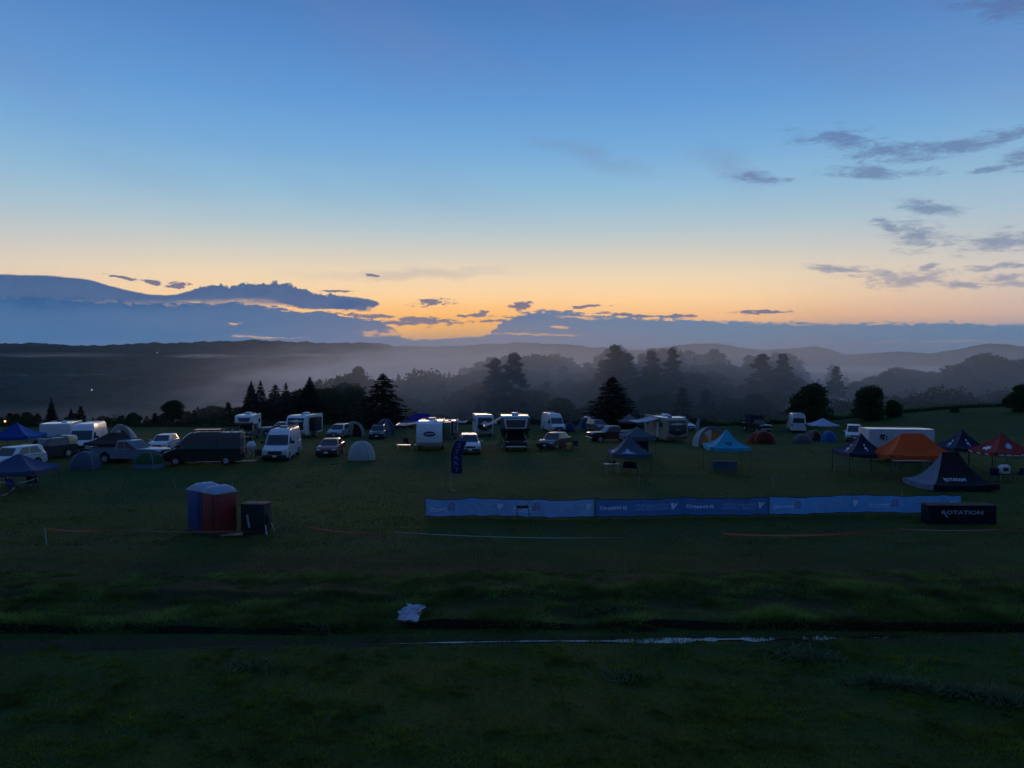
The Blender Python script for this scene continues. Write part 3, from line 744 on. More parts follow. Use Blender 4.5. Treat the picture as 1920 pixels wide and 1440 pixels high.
def clumped(nc, per, xc, yc, hc, rad, wd_, lean):
    x = np.repeat(xc, per) + rng.normal(0, 1, nc * per) * np.repeat(rad, per); y = np.repeat(yc, per) + rng.normal(0, .7, nc * per) * np.repeat(rad, per)
    h = np.repeat(hc, per) * rng.uniform(.5, 1.15, nc * per)
    z = ground_z(x, y); a = rng.uniform(0, 6.28, nc * per); w_ = rng.uniform(wd_[0], wd_[1], nc * per)
    lx = (x - np.repeat(xc, per)) / np.repeat(rad, per) * lean + rng.normal(0, .2, nc * per); ly = (y - np.repeat(yc, per)) / np.repeat(rad, per) * lean + rng.normal(0, .2, nc * per) - .15
    b0 = np.stack([x - np.cos(a) * w_, y - np.sin(a) * w_, z - .02], 1); b1 = np.stack([x + np.cos(a) * w_, y + np.sin(a) * w_, z - .02], 1)
    tp = np.stack([x + lx * h, y + ly * h, z + h * (1 - .25 * np.clip(lx * lx + ly * ly, 0, 2))], 1)
    co = np.stack([b0, b1, tp], 1).reshape(-1, 3)
    return co, np.arange(len(co)).reshape(-1, 3)
nc = 5200
yc = bank_y(np.zeros(nc)) + .0 + 6.3 * rng.random(nc) ** 1.15; xc = rng.uniform(-1, 1, nc) * 25; yc += .012 * xc
dd = fbm(xc / 1.7, yc / .9, 81, 3)
kp = (dd > -.10) & (yc > bank_y(xc) + .02) & ~((np.abs(xc - px2x(766, 24.3)) < .5) & (np.abs(yc - 24.3) < .55)); xc, yc, dd = xc[kp], yc[kp], dd[kp]
lip = 1 + .5 * np.exp(-((yc - bank_y(xc)) / .5) ** 2)
hc = (.12 + .45 * np.clip(dd + .12, 0, .6)) * lip * (1 - .65 * smooth(yc, 26.2, 29.5)); nc = len(xc)
co, f = clumped(nc, 34, xc, yc, hc, .06 + .5 * hc, (.006, .018), .75)
tag(from_np('rough_grass', co, f, GR2), 'long rough grass on the low bank beyond the wet track', 'grass', kind='stuff')
# weedy clumps at the right of the foreground
wx, wy = [], []
for px, py, sp, c in ((1490, 1228, .5, 260), (1530, 1238, .4, 260), (1640, 1282, .35, 300), (1690, 1285, .3, 450), (1725, 1292, .2, 260), (1780, 1300, .25, 350), (1830, 1302, .3, 500), (1880, 1310, .3, 500), (1910, 1318, .3, 300), (600, 1188, .16, 260), (1595, 1160, .3, 200), (1120, 1150, .4, 200), (470, 1252, .5, 140), (1180, 1272, .4, 160)):
    p = at(px, py); wx.append(rng.normal(p.x, sp, c)); wy.append(rng.normal(p.y, sp * .45, c))
wx = np.concatenate(wx); wy = np.concatenate(wy)
co, f = tufts(len(wx), lambda n: wx, lambda n, q: wy, lambda n, q, w_: rng.uniform(.04, .22, n), lambda n: rng.uniform(.02, .05, n), 1.1)
tag(from_np('weeds', co, f, leafmat('weed_leaves', (78, 96, 66))), 'dark broad leaved weeds in clumps across the foreground meadow', 'weeds', kind='stuff')
# ------------------------------------------------------------------ water standing in the wheel track
def water():
    m = bpy.data.materials.new('puddle_water'); m.use_nodes = True
    n = NT(m.node_tree); b = n.n['Principled BSDF']
    b.inputs['Base Color'].default_value = (.012, .012, .01, 1); b.inputs['Roughness'].default_value = .04; b.inputs['IOR'].default_value = 1.5
    b.inputs['Specular IOR Level'].default_value = .9
    tc = n.new('ShaderNodeTexCoord').outputs['Object']
    bp = n.new('ShaderNodeBump'); bp.inputs['Strength'].default_value = .15; bp.inputs['Distance'].default_value = .01
    n.l.new(n.noise(tc, 9, 3), bp.inputs['Height']); n.l.new(bp.outputs[0], b.inputs['Normal'])
    return m
xs = np.linspace(-9, 13, 260); ty = 22.45 + 0.02 * xs + 0.0025 * xs * np.abs(xs)
wd = (0.13 + 0.75 * fbm(xs / .8, xs * 0, 91, 4)) * (0.25 * smooth(xs, -6, -2) + .75 * smooth(xs, .5, 3)) * (1 - smooth(xs, 9, 12.5))
wd = np.clip(wd, 0.003 + .05 * smooth(xs, 1, 2) * (1 - smooth(xs, 8.5, 10)), .32)
low = ground_z(xs, ty) + 0.015
lvl = np.convolve(np.pad(low, 15, 'edge'), np.ones(31) / 31, 'valid')
Xw = np.stack([xs, xs]); Yw = np.stack([ty - wd, ty + wd]); Zw = np.stack([lvl, lvl]) + .012
tag(gridmesh('puddle_water', Xw, Yw, Zw, water()), kind='structure')
# ------------------------------------------------------------------ vehicles
def wheel_at(b_t, b_r, x, y, r, w_):
    b_t.tube((x, y - w_ / 2, r), (x, y + w_ / 2, r), r, r, 20)
    s_ = 1 if y > 0 else -1
    b_r.tube((x, y + s_ * (w_ / 2 - .02), r), (x, y + s_ * (w_ / 2 + .015), r), r * .62, r * .58, 14)
def add_wheels(root, xs_, half, r, w_=.22, rim=ALU):
    for x in xs_:
        for s_ in (-1, 1):
            bt, br = B(), B(); wheel_at(bt, br, x, s_ * (half - w_ / 2 + .01), r, w_)
            for k in range(5):
                a = k * 1.2566; y = s_ * (half + .018)
                br.tube((x, y, r), (x + math.cos(a) * r * .55, y, r + math.sin(a) * r * .55), .03, .02, 4)
            t = bt.build('wheel', RUBBER, root, 'auto'); br.build('rim', rim, t, 'auto')
def side_profile(b, pts, half, rnd=.07, tuck=0.05):
    """body side outline (x, z) given thickness across y with rounded shoulders"""
    zm = sum(p[1] for p in pts) / len(pts); xm = sum(p[0] for p in pts) / len(pts)
    zmax = max(p[1] for p in pts)
    def ring(y, k):
        return [(xm + (x - xm) * (1 - k * .35 / max(abs(x - xm), .6)), y, z - (k * .9 if z > zm else 0)) for x, z in pts]
    rings = [ring(-half + tuck * .3, rnd), ring(-half + .0, rnd * .55), ring(-half + rnd * 1.2, 0), ring(half - rnd * 1.2, 0), ring(half, rnd * .55), ring(half - tuck * .3, rnd)]
    rings[0] = [(x, y + .03, z) for x, y, z in rings[0]]; rings[-1] = [(x, y - .03, z) for x, y, z in rings[-1]]
    return b.loft(rings)
def arch(cx, r, z0, n=7):
    return [(cx + r * math.cos(a), max(z0, r * .92 * math.sin(a) + .02 + r * .85)) for a in [math.pi * (1 - k / (n - 1)) for k in range(n)]] if False else \
           [(cx - r, z0)] + [(cx - r * math.cos(math.pi * k / n), z0 + (r * 1.28) * math.sin(math.pi * k / n)) for k in range(1, n)] + [(cx + r, z0)]
class Cab:
    """glasshouse frustum between a belt rectangle and a roof rectangle"""
    def __init__(s, xr, xf, yb, zb, xr2, xf2, yt, zt):
        s.b = [Vector((xr, -yb, zb)), Vector((xf, -yb, zb)), Vector((xf, yb, zb)), Vector((xr, yb, zb))]
        s.t = [Vector((xr2, -yt, zt)), Vector((xf2, -yt, zt)), Vector((xf2, yt, zt)), Vector((xr2, yt, zt))]
    def build(s, root, m, name='cabin', bev=.07):
        bm = bmesh.new(); vs = [bm.verts.new(v) for v in s.b + s.t]
        for f in ((3, 2, 1, 0), (4, 5, 6, 7), (0, 1, 5, 4), (1, 2, 6, 5), (2, 3, 7, 6), (3, 0, 4, 7)): bm.faces.new([vs[i] for i in f])
        ed = [e for e in bm.edges if not all(v in vs[:4] for v in e.verts)]
        bmesh.ops.bevel(bm, geom=ed, offset=bev, segments=3, affect='EDGES', profile=.5)
        for v in bm.verts:      # a slight crown to the roof
            if v.co.z > s.t[0].z - .01: v.co.z += .03 * (1 - (v.co.y / s.t[2].y) ** 2)
        b = B().add([v.co.copy() for v in bm.verts], [[v.index for v in f.verts] for f in bm.faces]); bm.free()
        return b.build(name, m, root, 'auto')
    def face(s, k):
        i, j = {'left': (3, 2), 'right': (0, 1), 'front': (1, 2), 'rear': (0, 3)}[k]
        return s.b[i], s.b[j], s.t[j], s.t[i]
    def pane(s, k, u0, u1, v0, v1, off=.012, cut=None):
        a, b_, c, d = s.face(k)
        P_ = lambda u, v: (a + (b_ - a) * u) * (1 - v) + (d + (c - d) * u) * v
        n = (b_ - a).cross(d - a).normalized()
        cen = sum(s.b + s.t, Vector()) / 8
        if n.dot((a + c) / 2 - cen) < 0: n = -n
        q = [(u0, v0), (u1, v0), (u1, v1), (u0, v1)]
        if cut: q = cut
        p = [P_(u, v) for u, v in q]
        b = B(); m_ = len(p)
        return b.add([v + n * off for v in p] + [v - n * .02 for v in p], [tuple(range(m_))] + [(i, (i + 1) % m_, m_ + (i + 1) % m_, m_ + i) for i in range(m_)])
def lamps(root, xf, half, z, w_=.34, h=.15, rear=None, zr=None):
    for s_ in (-1, 1):
        B().box((xf, s_ * (half - w_ / 2 - .06), z), (.10, w_, h), bev=.035).build('headlight', LENS, root, 'auto')
        if rear is not None: B().box((rear, s_ * (half - .13), zr or z + .1), (.08, .18, .30), bev=.03).build('taillight', REDL, root, 'auto')
def mirrors(root, x, half, z, m, s_=1.0):
    for k in (-1, 1):
        b = B().tube((x, k * (half - .05), z - .03), (x, k * (half + .10), z), .02, .02, 5).box((x, k * (half + .16 * s_), z + .02), (.10, .17 * s_, .15 * s_), bev=.03)
        b.build('mirror', m, root, 'auto')
SPEC = {
 'sedan': dict(L=4.6, W=1.82, H=1.46, hood=.98, belt=.95, nose=.72, cl=.24, ws=1.0, rf=.28, rr=-1.25, rb=-1.95, tail=1.02, wr=.33),
 'hatch': dict(L=4.2, W=1.76, H=1.52, hood=1.0, belt=.98, nose=.74, cl=.24, ws=.95, rf=.25, rr=-1.55, rb=-1.98, tail=.98, wr=.32),
 'suv': dict(L=4.7, W=1.88, H=1.72, hood=1.12, belt=1.08, nose=.86, cl=.30, ws=.98, rf=.32, rr=-1.95, rb=-2.25, tail=1.08, wr=.37),
}
def car(kind, name, label, cat, loc, rz, m, group=None, rack=False, box=False, bumper=None, H=None, rimm=ALU):
    S = dict(SPEC[kind]); L, W, = S['L'], S['W']; H = H or S['H']; h = W / 2
    root = thing(name, label, cat, loc, rz, group)
    xf, xr = L / 2, -L / 2; r = S['wr']; wx = (L * .31, -L * .29); c = S['cl']
    pts = [(xr + .08, c + .05)] + arch(wx[1], r * 1.18, c) + arch(wx[0], r * 1.18, c) + [(xf - .14, c), (xf - .02, c + .14), (xf, S['nose'] - .08), (xf - .10, S['nose'] + .05), (xf - .45, S['hood'] - .06), (S['ws'] + .15, S['hood']),
           (S['ws'] - .3, S['belt'] + .03), (S['rb'] + .2, S['tail']), (xr + .12, S['tail'] - .02), (xr + .02, S['tail'] - .18), (xr, c + .22)]
    side_profile(B(), pts, h).build('body', m, root, 'auto')
    cb = Cab(S['rb'], S['ws'], h - .06, S['belt'] - .03, S['rr'], S['rf'], h - .24, H); cb.build(root, m)
    cb.pane('front', .06, .94, .10, .90).build('windshield', GLASS, root)
    cb.pane('rear', .10, .90, .16, .86).build('rear_window', GLASS, root)
    for k in ('left', 'right'):
        cb.pane(k, 0, 0, 0, 0, cut=[(.10, .12), (.50, .12), (.50, .88), (.20, .88)]).build('side_window', GLASS, root)
        cb.pane(k, 0, 0, 0, 0, cut=[(.53, .12), (.88, .12), (.80, .88), (.53, .88)]).build('side_window', GLASS, root)
    lamps(root, xf - .07, h, S['nose'] - .02, .36, .15, xr + .02, S['tail'] - .16)
    B().box((xf + .0, 0, S['nose'] - .10), (.05, W * .46, .17), bev=.02).build('grille', PLAST, root, 'auto')
    B().box((xf - .02, 0, c + .20), (.14, W * .92, .20), bev=.05).build('bumper', bumper or PLAST, root, 'auto')
    B().box((xf + .055, 0, c + .24), (.02, .32, .15)).build('license_plate', PRINTW, root)
    B().box((0, 0, c + .02), (L * .86, W * .8, .10)).build('underbody', PLAST, root)
    mirrors(root, S['ws'] - .25, h, S['belt'] + .08, m)
    add_wheels(root, wx, h, r, rim=rimm)
    if rack:
        b = B()
        for s_ in (-1, 1): b.tube((S['rr'] + .1, s_ * (h - .34), H + .07), (S['rf'] - .1, s_ * (h - .34), H + .07), .02, .02, 6)
        for x in (S['rr'] + .4, S['rf'] - .4): b.tube((x, -h + .3, H + .09), (x, h - .3, H + .09), .022, .022, 6); b.box((x, 0, H + .05), (.05, W * .64, .05))
        b.build('roof_rack', STEELD, root)
    if box: tag(B().box((S['rr'] * .4, 0, H + .28), (1.6, .85, .34), bev=.12).build('roof_box', box, root, 'auto'))
    return root
def pickup(name, label, loc, rz, m, group=None, tonneau=False, H=1.86, cap=None, L=5.7, W=1.98):
    root = thing(name, label, 'pickup truck', loc, rz, group); h = W / 2; xf, xr = L / 2, -L / 2; r = .40; wx = (L * .325, -L * .275); c = .42
    pts = [(xr + .05, c)] + arch(wx[1], r * 1.15, c) + arch(wx[0], r * 1.15, c) + [(xf - .12, c), (xf, c + .12), (xf, 1.05), (xf - .14, 1.14), (xf - .5, 1.2), (.95, 1.24), (.7, 1.2), (-.75, 1.2), (-.78, 1.24), (xr + .02, 1.24), (xr, 1.2)]
    side_profile(B(), pts, h, .06).build('body', m, root, 'auto')
    cb = Cab(-.82, 1.18, h - .07, 1.17, -.66, .52, h - .24, H); cb.build(root, m)
    cb.pane('front', .06, .94, .10, .90).build('windshield', GLASS, root); cb.pane('rear', .12, .88, .18, .85).build('rear_window', GLASS, root)
    for k in ('left', 'right'):
        cb.pane(k, 0, 0, 0, 0, cut=[(.08, .1), (.44, .1), (.44, .88), (.10, .88)]).build('side_window', GLASS, root)
        cb.pane(k, 0, 0, 0, 0, cut=[(.48, .1), (.9, .1), (.88, .3), (.66, .88), (.48, .88)]).build('side_window', GLASS, root)
    if tonneau: B().box(((xr - .82) / 2, 0, 1.27), (abs(xr + .82) - .08, W - .16, .07), bev=.03).build('bed_cover', PLAST, root, 'auto')
    else:
        B().box(((xr - .82) / 2, 0, 1.245), (abs(xr + .82) - .2, W - .24, .02)).build('bed_liner', PLAST, root)
        B().box((xr + .03, 0, 1.22), (.06, W - .12, .14), bev=.02).build('tailgate', m, root, 'auto')
    lamps(root, xf - .05, h, .98, .30, .20, xr + .01, 1.02)
    B().box((xf + .01, 0, .96), (.06, W * .56, .30), bev=.03).build('grille', PLAST, root, 'auto')
    B().box((xf + .04, 0, .56), (.18, W * .94, .22), bev=.05).build('bumper', CHROME, root, 'auto')
    B().box((xr - .04, 0, .58), (.16, W * .9, .18), bev=.04).build('bumper', CHROME, root, 'auto')
    B().box((0, 0, c + .03), (L * .86, W * .7, .14)).build('underbody', PLAST, root)
    mirrors(root, .85, h, 1.32, PLAST, 1.3); add_wheels(root, wx, h, r, .26)
    return root
def van(name, label, loc, rz, m, group=None, L=5.9, W=2.02, H=2.7, rack=None, fan=False, rearwin=True, sidewin=False, cat='van'):
    root = thing(name, label, cat, loc, rz, group); h = W / 2; xf, xr = L / 2, -L / 2; r = .36; wx = (xf - .95, xr + 1.15); c = .34
    pts = [(xr, c)] + arch(wx[1], r * 1.2, c) + arch(wx[0], r * 1.2, c) + [(xf - .16, c), (xf - .02, c + .14), (xf, .95), (xf - .14, 1.08), (xf - .75, 1.34), (xf - 1.0, 1.36), (xr, 1.36)]
    side_profile(B(), pts, h, .05).build('body', m, root, 'auto')
    # shell: belt, shoulder and roof sections joined into one box with a raked windscreen
    rk = xf - .78
    secs = [(1.30, rk, h - .02), (1.62, rk - .20, h - .035), (2.05, rk - .52, h - .09), (H - .18, rk - .92, h - .17), (H - .04, rk - 1.15, h - .26), (H, rk - 1.4, h - .42)]
    b = B(); rings = []
    for z, x1, y in secs:
        q = .16; xr_ = xr + .02 + (z - 1.3) * .04
        rings.append([(xr_, -y + .05, z), (xr_, y - .05, z), (xr_ + .06, y, z), (x1 - q, y, z), (x1 - .05, y - .12, z), (x1, y - .34, z), (x1, -y + .34, z), (x1 - .05, -y + .12, z), (x1 - q, -y, z), (xr_ + .06, -y, z)])
    b.loft(rings).build('shell', m, root, 'auto')
    # windscreen
    def wsp(u, v):
        z = 1.36 + .80 * v; x1 = np.interp(z, [s_[0] for s_ in secs], [s_[1] for s_ in secs]); y = np.interp(z, [s_[0] for s_ in secs], [s_[2] for s_ in secs])
        yy = (u * 2 - 1) * (y - .10); fall = .05 * max(0, (abs(yy) - (y - .34)) / .24)
        return Vector((x1 - fall + .018, yy, z))
    B().grid(wsp, 8, 4).build('windshield', GLASS, root, True)
    for s_ in (-1, 1):
        def P_(x, z): return Vector((x, s_ * (np.interp(z, [q[0] for q in secs], [q[2] for q in secs]) + .012), z))
        B().add([P_(rk - .15, 1.40), P_(rk - 1.15, 1.40), P_(rk - 1.15, 1.98), P_(rk - .78, 1.98), P_(rk - .4, 1.66)], [(0, 1, 2, 3, 4)]).build('side_window', GLASS, root)
        B().box((xr + 1.9, s_ * (h + .006), 1.2), (.02, .012, 1.6)).build('door_seam', PLAST, root)
        if sidewin: B().add([P_(rk - 1.4, 1.42), P_(rk - 2.6, 1.42), P_(rk - 2.6, 1.95), P_(rk - 1.4, 1.95)], [(0, 1, 2, 3)]).build('side_window', GLASS, root)
    if rearwin:
        B().add([(xr + .02 + (z - 1.3) * .04 - .012, y, z) for y, z in ((-h + .22, 1.42), (h - .22, 1.42), (h - .27, 2.12), (-h + .27, 2.12))], [(0, 1, 2, 3)]).build('rear_window', GLASS, root)
    B().box((xr - .015, 0, 1.5), (.02, .02, 2.0)).build('door_seam', PLAST, root)
    lamps(root, xf - .09, h, .96, .28, .26, xr + .0, 1.15)
    B().box((xf + .0, 0, .80), (.06, W * .55, .30), bev=.03).build('grille', PLAST, root, 'auto')
    B().box((xf - .0, 0, .50), (.14, W * .95, .24), bev=.06).build('bumper', PLAST, root, 'auto')
    B().box((xf + .08, 0, .52), (.02, .32, .15)).build('license_plate', PRINTW, root)
    B().box((0, 0, c + .02), (L * .9, W * .8, .12)).build('underbody', PLAST, root)
    mirrors(root, rk - .35, h, 1.55, PLAST, 1.6); add_wheels(root, wx, h, r, .22)
    if rack:
        b = B()
        for s_ in (-1, 1):
            b.tube((xr + .15, s_ * (h - .25), H + .13), (rk - 1.7, s_ * (h - .25), H + .13), .03, .03, 6)
            b.tube((rk - 1.7, s_ * (h - .25), H + .13), (rk - 1.35, s_ * (h - .25), H - .05), .03, .03, 6)
        for k in range(6):
            x = xr + .2 + (rk - 1.9 - xr) * k / 5; b.box((x, 0, H + .13), (.07, W - .5, .035)); b.box((x, h - .25, H + .06), (.05, .05, .16)); b.box((x, -h + .25, H + .06), (.05, .05, .16))
        b.build('roof_rack', STEELD, root)
        if rack == 2: B().box((-.2, 0, H + .18), (2.0, 1.2, .05), bev=.015).build('solar_panel', GLASS, root)
    if fan: B().box((-.5, 0, H + .08), (.62, .6, .16), bev=.05).build('roof_vent', WHITE, root, 'auto')
    return root
def ac_unit(root, x, y, z, m=WHITE): B().box((x, y, z + .15), (.95, .68, .26), bev=.08).box((x - .3, y, z + .02), (.5, .5, .06)).build('air_conditioner', m, root, 'auto')
def awning(root, side, x0, x1, y, z, out_, drop, m, support=True):
    """fabric awning rolled out from the side wall of a trailer, held by two arms"""
    s_ = side; a = B()
    a.grid(lambda u, v: Vector((x0 + (x1 - x0) * u, y + s_ * out_ * v, z - drop * v - .10 * math.sin(math.pi * v) * (1 - .3 * math.sin(math.pi * u)))), 10, 8)
    f = a.build('awning', m, root, True)
    e = B().tube((x0 - .05, y + s_ * out_, z - drop), (x1 + .05, y + s_ * out_, z - drop), .06, .06, 8)
    e.build('roller', WHITE, f)
    if support:
        for x in (x0 + .05, x1 - .05):
            B().tube((x, y, z - 1.5), (x, y + s_ * out_, z - drop), .025, .025, 5).tube((x, y, z - .05), (x, y + s_ * out_, z - drop), .02, .02, 5).build('arm', ALU, f)
def trailer(name, label, loc, rz, L=6.2, W=2.45, H=3.0, m=None, nose='curve', dark=None, group=None, vents=2, ac=True, slide=None, cat='travel trailer', roof=None, wheels=2, winfront=False, door=1, stripe=None):
    """front at +x; floor 0.55 m above the ground"""
    m = m or WHITE
    root = thing(name, label, cat, loc, rz, group); h = W / 2; xf, xr = L / 2, -L / 2; z0 = .52
    if nose == 'curve': pts = [(xr, z0), (xf - .35, z0), (xf - .05, z0 + .35), (xf, z0 + 1.1), (xf - .08, H - .65), (xf - .35, H - .15), (xf - .75, H), (xr + .1, H), (xr, H - .1)]
    elif nose == 'rake': pts = [(xr, z0), (xf - .55, z0), (xf - .05, z0 + .9), (xf, z0 + 1.3), (xf - .2, H - .2), (xf - .4, H), (xr + .1, H), (xr, H - .1)]
    else: pts = [(xr, z0), (xf, z0), (xf, H - .04), (xf - .04, H), (xr + .04, H), (xr, H - .04)]
    side_profile(B(), pts, h, .035, .02).build('body', m, root, 'auto')
    xr0 = xf - (.75 if nose == 'curve' else .4 if nose == 'rake' else .03)
    B().box(((xr0 + xr + .05) / 2, 0, H + .012), (xr0 - xr - .05, W - .10, .045), bev=.015).build('roof', roof or ROOFW, root, 'auto')
    if dark is not None:
        # printed cap or glass over the nose
        fr = [(x, z) for x, z in pts if x > xf - .8 and z > z0 + .2][:-1] if nose != 'flat' else [(xf, z0 + .3), (xf, H - .3)]
        v0, v1 = z0 + .75, H - .28
        X_ = lambda z: np.interp(z, [q[1] for q in sorted(fr, key=lambda q: q[1])], [q[0] for q in sorted(fr, key=lambda q: q[1])])
        B().grid(lambda u, v: Vector((X_(v0 + (v1 - v0) * v) + .02, (u * 2 - 1) * (h - .20), (v0 + (v1 - v0) * v) - .35 * (1 - abs(u * 2 - 1)) * (1 - v))), 6, 6).build('front_cap', dark, root, True)
    for s_ in (-1, 1):
        y = s_ * (h + .012)
        B().box((xr + 1.1, y, H - .85), (.9, .03, .55), bev=.01).build('window', GLASS, root)
        B().box((xf - 1.9, y, H - .85), (.8, .03, .5), bev=.01).build('window', GLASS, root)
        if stripe: B().box((-.1, y, z0 + .55), (L - 1.0, .012, .16)).build('stripe', stripe, root)
    d = B().box((xf - 2.9, door * (h + .015), z0 + .98), (.68, .04, 1.75), bev=.01).build('door', WHITE, root)
    B().box((xf - 2.65, door * (h + .045), z0 + .9), (.05, .03, .14)).build('handle', PLAST, d)
    B().box((xf - 2.9, door * (h + .25), .36), (.62, .45, .06)).tube((xf - 2.9, door * (h + .05), .5), (xf - 2.9, door * (h + .4), .1), .02, .02, 4).build('entry_step', STEELD, root)
    if winfront: B().box((xf + .01, 0, H - .95), (.05, W * .55, .5), bev=.02).build('window', GLASS, root)
    if ac: ac_unit(root, -.3, .1, H + .02)
    for k in range(vents): B().box((xr + 1.0 + k * (L - 2.3) / max(1, vents - 1 if vents > 1 else 1), (-.45, .5)[k % 2], H + .10), (.42, .42, .13), bev=.04).build('roof_vent', (PLAST, WHITE)[k % 2], root, 'auto')
    if slide: B().box((slide[0], slide[1] * (h + .35), z0 + 1.25), (slide[2], .75, 1.75), bev=.03).build('slide_out', slide[3], root, 'auto')
    add_wheels(root, [-.25 - .42, -.25 + .42][:wheels] if wheels == 2 else [-.3], h - .02, .34, .2)
    b = B()
    for s_ in (-1, 1): b.tube((xf - .6, s_ * h * .6, .5), (xf + 1.0, 0, .5), .05, .05, 5)
    b.tube((xf + .85, 0, .5), (xf + .85, 0, .05), .035, .035, 6).box((xf + 1.03, 0, .52), (.2, .12, .1)); b.build('hitch', STEELD, root)
    b = B()
    for x in (xf - .6, xr + .4):
        for s_ in (-1, 1): b.tube((x, s_ * (h - .3), z0 + .02), (x + .15, s_ * (h - .2), .02), .03, .03, 5)
    b.build('stabilizer_jack', STEELD, root)
    for s_ in (-1, 1): B().box((xr - .01, s_ * (h - .16), z0 + .45), (.04, .14, .28), bev=.01).build('taillight', REDL, root)
    return root
LEGM = mat('grey_leg', (0.07, 0.075, 0.08), 0.5, 0.3)
# ------------------------------------------------------------------ canopies and tents
def canopy(name, label, loc, rz, wx, wy, eave, peak, mats, val=.26, legs=True, leg_m=None, group=None, sag=1.6, ridge=None, val_m=None, val_extra=None, cat='canopy tent', foot=0.0):
    leg_m = leg_m or LEGM
    """pop-up shelter; returns (root, mapping) where mapping(side,u,v) lies on a roof panel"""
    root = thing(name, label, cat, loc, rz, group); hx, hy = wx / 2, wy / 2
    rx = max(0, hx - hy) if ridge is None else ridge; ry = max(0, hy - hx) if ridge is None else 0
    cor = {'front': (Vector((-hx, -hy, 0)), Vector((hx, -hy, 0))), 'right': (Vector((hx, -hy, 0)), Vector((hx, hy, 0))), 'back': (Vector((hx, hy, 0)), Vector((-hx, hy, 0))), 'left': (Vector((-hx, hy, 0)), Vector((-hx, -hy, 0)))}
    def rp(p): return Vector((max(-rx, min(rx, p.x)) if rx else 0, max(-ry, min(ry, p.y)) if ry else 0, 0))
    def surf(side, u, v):
        a, b_ = cor[side]; e = a + (b_ - a) * u
        ta, tb = Vector((math.copysign(rx, a.x), math.copysign(ry, a.y), 0)), Vector((math.copysign(rx, b_.x), math.copysign(ry, b_.y), 0))
        t = ta + (tb - ta) * u
        p = e + (t - e) * v
        dip = 4 * u * (1 - u)
        z = eave + (peak - eave) * (v ** sag) - dip * .10 * (1 - v) * (1 + .6 * v * 3) - .03 * math.sin(u * 23 + v * 7) * (1 - v) * v
        return Vector((p.x, p.y, z))
    rt = None
    for side in ('front', 'right', 'back', 'left'):
        mm = mats.get(side, mats['all'])
        b = B().grid(lambda u, v: surf(side, u, v), 14, 12)
        o = b.build('roof_panel', mm, root, True)
        a, b_ = cor[side]
        nrm = (b_ - a).cross(Vector((0, 0, 1))).normalized()
        vb = B().grid(lambda u, v: surf(side, u, 0) + Vector((0, 0, -val * v)) + nrm * (.012 + .03 * v * math.sin(u * 17 + len(side))), 16, 2)
        vb.build('valance', (val_m or mats).get(side, (val_m or mats)['all']), root, True)
    if legs:
        for sx in (-1, 1):
            for sy in (-1, 1):
                x, y = sx * (hx - .04), sy * (hy - .04)
                zl = local_ground(root, x, y)
                B().box((x, y, (eave + zl) / 2 - .06), (.045, .045, eave - zl - .05)).box((x, y, zl + .02), (.12, .12, .02)).build('leg', leg_m, root)
        b = B()
        for sx in (-1, 1): b.path([(sx * (hx - .04), -hy + .04, eave - .35), (sx * (hx - .04), 0, eave - .08), (sx * (hx - .04), hy - .04, eave - .35)], .012, 4); b.path([(sx * (hx - .04), -hy + .04, eave - .06), (sx * (hx - .04), 0, eave - .38), (sx * (hx - .04), hy - .04, eave - .06)], .012, 4)
        for sy in (-1, 1): b.path([(-hx + .04, sy * (hy - .04), eave - .35), (0, sy * (hy - .04), eave - .08), (hx - .04, sy * (hy - .04), eave - .35)], .012, 4); b.path([(-hx + .04, sy * (hy - .04), eave - .06), (0, sy * (hy - .04), eave - .38), (hx - .04, sy * (hy - .04), eave - .06)], .012, 4)
        b.build('truss', leg_m, root)
    return root, surf
def local_ground(root, x, y):
    c, s_ = math.cos(root.rotation_euler.z), math.sin(root.rotation_euler.z)
    return gz(root.location.x + c * x - s_ * y, root.location.y + s_ * x + c * y) - root.location.z
def emblem(root, surf, side, polys, u0, u1, v0, v1, m, name='emblem', off=.02, txt=None, bold=0):
    e = 1e-3
    def fn(a, b_):
        u, v = u0 + (u1 - u0) * a, v0 + (v1 - v0) * b_
        # keep lettering upright: widen u as the panel narrows up the slope
        uu = .5 + (u - .5) / max(.15, (1 - v * .9)) * (1 - v0 * .9)
        p = surf(side, uu, v); du = surf(side, uu + e, v) - p; dv = surf(side, uu, v + e) - p
        n = du.cross(dv).normalized()
        if n.z < 0: n = -n
        return p + n * off
    b = B()
    if txt: letters(b, txt, fn, bold)
    else: shape(b, polys, fn)
    return b.build(name, m, root)
